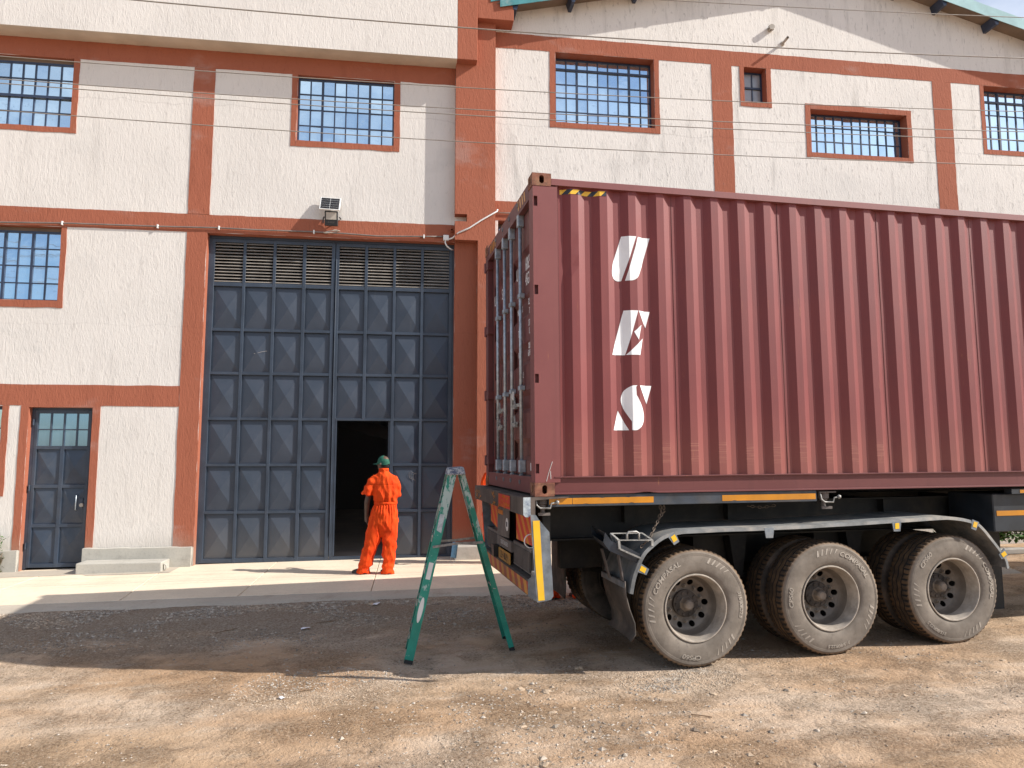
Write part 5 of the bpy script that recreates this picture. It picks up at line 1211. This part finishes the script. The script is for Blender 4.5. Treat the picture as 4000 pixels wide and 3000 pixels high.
for v in bm.verts:
    x, y, z = v.co; h = noise.noise(Vector((x * 7, y * 7, z * 3.2))) * .011 + noise.noise(Vector((x * 16 + z * 5, y * 14, z * 9))) * .006
    rg = 1 - 2.2 * abs(noise.noise(Vector((x * 8 + z * 2.2, y * 8, z * 2.4 + 7)))); h += .010 * max(0, rg) ** 3
    rg = 1 - 2.4 * abs(noise.noise(Vector((x * 15 - z * 4, y * 13, z * 5 + 3)))); h += .006 * max(0, rg) ** 3 - .006
    if z < 1.04:
        a = math.atan2(y, x - .12); g_ = sst(.70, 1.0, z) * (1 if z < 1.03 else 0); h += .0075 * g_ * math.sin(a * 23 + 2 * noise.noise(Vector((x * 9, y * 9, 0))))
        side = -1 if x < .08 else 1; ph = z * 26 + (x - .1) * 22 * side + 4 * noise.noise(Vector((x * 6, y * 6, z * 5))); h += .0065 * math.sin(ph) * sst(.75, .45, z)
        h += .009 * math.sin(z * 62 + 5 * noise.noise(Vector((x * 8, y * 8, 3)))) * sst(.22, .06, z)
    else:
        h += .008 * math.sin(x * 46 + 6 * noise.noise(Vector((x * 5, z * 4, 1)))) * sst(1.05, 1.13, z) * sst(1.36, 1.2, z) + .006 * math.sin((z + x * .5) * 48) * sst(.10, .16, abs(x - .12))
        if 1.33 < z < 1.338 and y < 0: h -= .006
    v.co += v.normal * h
bm.to_mesh(SUIT); bm.free()
COLLAR = MB()
loft(COLLAR, [(.100, -.003, 1.545, .078, .074), (.098, -.004, 1.578, .073, .070), (.098, -.004, 1.580, .066, .063), (.100, -.003, 1.548, .068, .064)], 24); COLLARM = COLLAR.mesh('collar', MAT['orange_overalls'], smooth=True)
BELT = MB(); q = []
for k in range(48):
    a = 2 * math.pi * k / 48; e = .004 * math.sin(a * 17)
    for dz, ex in ((-.020, .004), (-.012, .010), (.012, .010), (.020, .004)): q.append((.135 + (.166 + ex + e) * math.cos(a), (.122 + ex + e) * math.sin(a), 1.05 + dz))
BELT.add(q, [(i * 4 + k, ((i + 1) % 48) * 4 + k, ((i + 1) % 48) * 4 + k + 1, i * 4 + k + 1) for i in range(48) for k in range(3)]); BELTM = BELT.mesh('waistband', MAT['orange_overalls'], smooth=True)
# cap
cm = MB(); n = 48; rings = [(1.628, 1.0), (1.66, 1.01), (1.695, .97), (1.728, .84), (1.753, .62), (1.767, .34), (1.772, .03)]
vs = []
for z, k in rings:
    for i in range(n):
        a = 2 * math.pi * i / n; lift = .030 * max(0, math.sin(a)) if z < 1.64 else 0
        if z < 1.64 and abs(a - 1.5 * math.pi) < .45: lift = .017 * math.cos((a - 1.5 * math.pi) / .45 * math.pi / 2)
        k2 = k * (1 + .022 * noise.noise(Vector((math.cos(a) * 2, math.sin(a) * 2, z * 14)))) - .010 * (abs(math.sin(a * 3)) < .15); zz = z + lift - (.010 * max(0, -math.sin(a)) if z > 1.69 else 0)
        vs.append(hrot((.081 * k2) * math.cos(a), (.102 * k2) * math.sin(a) - .004, zz))
cm.add(vs, [(i * n + k, i * n + (k + 1) % n, (i + 1) * n + (k + 1) % n, (i + 1) * n + k) for i in range(len(rings) - 1) for k in range(n)])
bq = []
for j in range(5):
    for i in range(13):
        a = math.pi * (.12 + .76 * i / 12); k = j / 4; r0 = (.083 * math.cos(a), .104 * math.sin(a) - .004)
        bq.append(hrot(r0[0] * (1 + .0 * k), r0[1] + k * .100 * math.sin(a) ** 1.5, 1.660 - .016 * k - .012 * abs(math.cos(a)) * k))
cm.add(bq, [(j * 13 + i, j * 13 + i + 1, (j + 1) * 13 + i + 1, (j + 1) * 13 + i) for j in range(4) for i in range(12)])
cm.lathe([(.006, .0), (.004, .005), (0, .006)], 8, hrot(0, -.004, 1.774), 'z'); CAPM = cm.mesh('cap', MAT['green_cap'], smooth=True, angle=.8)
HAIR = MB(); hv = []
for z, k in ((1.60, .93), (1.63, 1.02), (1.66, 1.01)):
    for i in range(15):
        a = math.pi * (1.05 + .9 * i / 14); hv.append(hrot(.0745 * k * math.cos(a), .0965 * k * math.sin(a), z))
HAIR.add(hv, [(j * 15 + i, j * 15 + i + 1, (j + 1) * 15 + i + 1, (j + 1) * 15 + i) for j in range(2) for i in range(14)]); HAIRM = HAIR.mesh('hair', MAT['black_hair'], smooth=True)
EYE = MB()
for s in (-1, 1): c = hrot(s * .030, .083, 1.650); EYE.lathe([(0, -.012), (.008, -.009), (.012, 0), (.008, .009), (0, .012)], 10, c, 'z')
EYEM = EYE.mesh('eyes', MAT['eye_white'], smooth=True)
def shoe_mesh(fx, fy, dx, dy):
    D = Vector((dx, dy, 0)).normalized(); S = Vector((-D.y, D.x, 0)); mb = MB(); vs = []
    for t, w, h in ((-.085, .026, .06), (-.06, .036, .085), (.0, .038, .098), (.07, .042, .072), (.13, .048, .055), (.175, .042, .045), (.200, .020, .032)):
        p = Vector((fx, fy, 0)) + D * t
        for s, z in ((-1, .0), (-1.05, .02), (-.85, h * .75), (-.4, h), (.4, h), (.85, h * .75), (1.05, .02), (1, .0)): vs.append(p + S * w * s + Vector((0, 0, z)))
    m = 7; mb.add(vs, [(i * 8 + k, i * 8 + (k + 1) % 8, i * 8 + 8 + (k + 1) % 8, i * 8 + 8 + k) for i in range(m - 1) for k in range(8)] + [tuple(range(7, -1, -1)), tuple((m - 1) * 8 + k for k in range(8))])
    return mb.mesh('shoe', MAT['dark_shoe'], smooth=True, angle=.9)
SHOES = [shoe_mesh(-.178, .02, -.85, .52), shoe_mesh(.187, -.045, -.45, .89)]
def person(loc, rz, label):
    o = bpy.data.objects.new('person', BODY); COL.objects.link(o); o.location = loc; o.rotation_euler = (0, 0, rz); tag(o, label, 'person', 'workers in orange overalls')
    for me in (SUIT, COLLARM, BELTM, CAPM, HAIRM, EYEM, *SHOES): place(me, me.name, o, (0, 0, 0))
    return o
person((-.530, -1.30, pave(-.53, -1.3) + .002), 0, 'worker in orange overalls and green cap seen from behind at the open gate door')
person((1.975, -3.28, gheight(1.9, -3.28) + .005), R(4), 'worker in orange overalls half hidden beyond the trailer end plate, one leg showing')
person((1.475, -.74, pave(1.475, -.74) + .002), R(180), 'worker in orange overalls by the pillar, a shoulder showing past the container')

# ---------------------------------------------------------------- gravel, stones, litter
def gravel(name, spots, seed):
    r = random.Random(seed); vs, fs = [], []
    for (x, y, s) in spots:
        z = gheight(x, y); a = r.uniform(0, 6.28); ca, sa = math.cos(a), math.sin(a); sx, sy, sz = s * r.uniform(.7, 1.5), s * r.uniform(.6, 1.1), s * r.uniform(.35, .75); o = len(vs)
        for px, py_, pz in ((1, 0, 0), (.1, 1, 0), (-1, .1, 0), (0, -1, .1), (.15, .1, 1), (-.2, -.1, -.6)):
            jx, jy, jz = px * sx * r.uniform(.75, 1.2), py_ * sy * r.uniform(.75, 1.2), pz * sz
            vs.append((x + jx * ca - jy * sa, y + jx * sa + jy * ca, z + jz + sz * .15))
        fs += [(o, o + 1, o + 4), (o + 1, o + 2, o + 4), (o + 2, o + 3, o + 4), (o + 3, o, o + 4), (o + 1, o, o + 5), (o + 2, o + 1, o + 5), (o + 3, o + 2, o + 5), (o, o + 3, o + 5)]
    mb = MB(); mb.v, mb.f, mb.m = vs, fs, [0] * len(fs); me = bpy.data.meshes.new(name); me.from_pydata(vs, [], fs); me.materials.append(MAT['gravel_stone'])
    return tag(place(me, name), kind='stuff')
gr = random.Random(11); spots = []
for _ in range(24000):
    x = gr.uniform(-6.5, 3.4); y = -3.02 - abs(gr.gauss(0, .75))
    k = noise.noise(Vector((x * 1.1, y * 1.5, 0)))
    if k > -.25 - .2 * (y + 3): spots.append((x, y, gr.choice((.004, .005, .006, .007, .008, .009, .011, .014)) * (1 + .4 * gr.random())))
for _ in range(1700):
    a, q = gr.uniform(0, 6.28), math.sqrt(gr.random()); spots.append((2.25 + .52 * q * math.cos(a) + .25 * q * math.sin(a), -6.52 + .26 * q * math.sin(a) - .12 * q * math.cos(a), gr.uniform(.005, .013)))
for _ in range(16000):
    x, y = gr.uniform(-6, 8), gr.uniform(-9.3, -3.6); k = noise.noise(Vector((x * .8, y * 1.2, 5)))
    if k > .02 or gr.random() < .25: spots.append((x, y, .0035 + .011 * gr.random() ** 3))
for _ in range(1500):
    a, q = gr.uniform(0, 6.28), math.sqrt(gr.random()); spots.append((-.75 + .75 * q * math.cos(a), -6.05 + .55 * q * math.sin(a), gr.uniform(.004, .012)))
for _ in range(420):
    a, q = gr.uniform(0, 6.28), math.sqrt(gr.random()); spots.append((1.15 + .9 * q * math.cos(a), -7.2 + .8 * q * math.sin(a), gr.uniform(.004, .015)))
for _ in range(700):
    x, y = gr.gauss(1.05, .85), gr.gauss(-7.3, .8)
    if y < -5.9: spots.append((x, y, gr.uniform(.006, .016) * (1.9 if gr.random() < .12 else 1)))
gravel('gravel', spots, 2)
def rock_mesh(seed):
    bm = bmesh.new(); bmesh.ops.create_icosphere(bm, subdivisions=2, radius=1)
    for v in bm.verts: v.co *= 1 + .55 * noise.noise(v.co * 1.3 + Vector((seed * 7.1, 0, 0))); v.co.z *= .55
    for f in bm.faces: f.smooth = False
    me = bpy.data.meshes.new('loose_stone'); bm.to_mesh(me); bm.free(); me.materials.append(MAT['loose_rock']); return me
RK = [rock_mesh(i) for i in range(4)]
STONES = [(.903, -6.473, .036, 'low buff stone just below the shade edge, left one of a close pair'), (1.091, -6.601, .040, 'low buff stone just below the shade edge, right one of a close pair'),
          (1.06, -7.06, .028, 'stone bedded in brown rubble halfway between the ladder feet and the bottom edge'), (.795, -7.299, .024, 'small stone in brown rubble left of the rubble middle'), (1.509, -6.02, .040, 'pale stone on the edge of the shade left of the first wheel'),
          (2.405, -6.86, .030, 'brown stone at the lower right of the grey gravel patch by the first wheel'), (1.585, -7.6, .024, 'small buff stone low in the foreground right of the rubble'), (.835, -7.938, .034, 'flat buff stone at the very bottom of the picture'),
          (1.831, -6.29, .026, 'dark stone at the left tip of the grey gravel patch'), (3.793, -7.235, .022, 'single small stone on bare dirt in front of the middle wheel'), (5.207, -6.613, .021, 'small stone on bare dirt at the far right of the yard'),
          (-.883, -6.44, .022, 'grey stone in the sunlit grit left of the ladder foot'), (-.47, -3.25, .045, 'largest pale stone at the pavement edge in the shade')]
for i, (x, y, q, lab) in enumerate(STONES):
    o = place(RK[i % 4], 'loose_stone', None, (x, y, gheight(x, y) - q * .05), (rnd.uniform(-.2, .2), rnd.uniform(-.2, .2), rnd.uniform(0, 6)), (q * 1.3, q, q * .9))
    tag(o, lab, 'stone', 'stones lying loose on the dirt yard')
def paper(x, y, s, rz, lab):
    mb = MB(); q = [(i / 3 * s * 1.6 - s * .8, j / 2 * s - s * .5, .25 * s * noise.noise(Vector((i * 2.1, j * 1.7, s * 90))) + .1 * s) for j in range(3) for i in range(4)]
    mb.add(q, [(j * 4 + i, j * 4 + i + 1, j * 4 + i + 5, j * 4 + i + 4) for j in range(2) for i in range(3)]); me = mb.mesh('paper_scrap', MAT['scrap_paper'])
    tag(place(me, 'paper_scrap', None, (x, y, gheight(x, y) + .008), (0, 0, rz)), lab, 'litter')
paper(-1.144, -4.159, .06, .3, 'white crumpled paper scrap on the shaded gravel'); paper(-.42, -3.32, .07, 1.2, 'grey crumpled plastic scrap near the pavement edge'); paper(-1.02, -6.3, .035, 2.2, 'tiny pale paper scrap in the sunlit dirt at left')
for i, (x, y, a, L, lab) in enumerate(((-.95, -3.95, .3, .22, 'long dry twig on the shaded gravel beside the white paper scrap'), (-.85, -6.15, .35, .12, 'short dark twig on the sunlit grit left of the ladder'), (-2.0, -4.1, .4, .25, 'dry stalk on the dark gravel below the gate'), (2.1, -7.35, -.5, .15, 'pale twig on the dirt below the grey gravel patch'))):
    dx, dy = math.cos(a) * L / 2, math.sin(a) * L / 2; b = noise.noise(Vector((i, 0, 0))) * .03
    o = MB().tube([(x - dx, y - dy, gheight(x - dx, y - dy) + .008), (x + b, y - b, gheight(x, y) + .012), (x + dx, y + dy, gheight(x + dx, y + dy) + .008)], .004, 5).build('dry_twig', MAT['dry_twig'])
    tag(o, lab, 'twig', 'dry twigs on the yard')

# ---------------------------------------------------------------- plants
def plant(name, label, loc, spread, height, n, size, mat, seed, drop=0):
    r = random.Random(seed); t = thing(name, label, 'plant', loc, world=False); lf = MB(); st = MB()
    for _ in range(max(4, n // 22)):
        a = r.uniform(0, 6.28); st.tube([(0, 0, 0), (math.cos(a) * spread * .3, math.sin(a) * spread * .2, height * .4), (math.cos(a) * spread * .8, math.sin(a) * spread * .5, height * r.uniform(.6, 1))], .004, 5)
    for _ in range(n):
        p = Vector((r.gauss(0, spread * .45), r.gauss(0, spread * .25), height * (r.random() ** .8) - drop * r.random() ** 2)); s = size * r.uniform(.6, 1.3)
        M = Matrix.Translation(p) @ Matrix.Rotation(r.uniform(0, 6.28), 4, 'Z') @ Matrix.Rotation(r.uniform(-.9, .9), 4, 'X') @ Matrix.Rotation(r.uniform(-.6, .6), 4, 'Y')
        lf.add([M @ Vector(q) for q in ((0, -s, 0), (s * .55, -.1 * s, .15 * s), (0, s, 0), (-s * .55, -.1 * s, .15 * s))], [(0, 1, 2), (0, 2, 3)])
    st.build('stem', MAT['dry_twig'], t); lf.build('foliage', MAT[mat], t); return t
plant('wall_plant', 'small green bush growing on the plinth at the left edge by the small door', (-6.55, -.12, .36), .22, .27, 300, .028, 'leaf_green', 1)
plant('dry_creeper', 'withered creeper trailing down the plinth below the green bush at left', (-6.40, -.085, .04), .06, .30, 110, .022, 'leaf_dry', 2)
for i, (x, lab) in enumerate(((9.7, 'low leafy shrub glimpsed between the trailer axles'), (10.35, 'low leafy shrub glimpsed left of the dark trailer stand'), (11.1, 'low leafy shrub glimpsed right of the dark trailer stand'))):
    tag(plant('low_shrub', lab, (x, -.85, .34), .55, .36, 700, .05, 'leaf_green', 10 + i), group='shrubs along the hall wall')
kb = MB().box(9.0, 12.5, -1.25, -1.05, .16, .25).build('kerb', MAT['kerb_paint'], None, bevel=.01); tag(kb, 'pale raised kerb below the shrubs beyond the trailer', 'kerb')
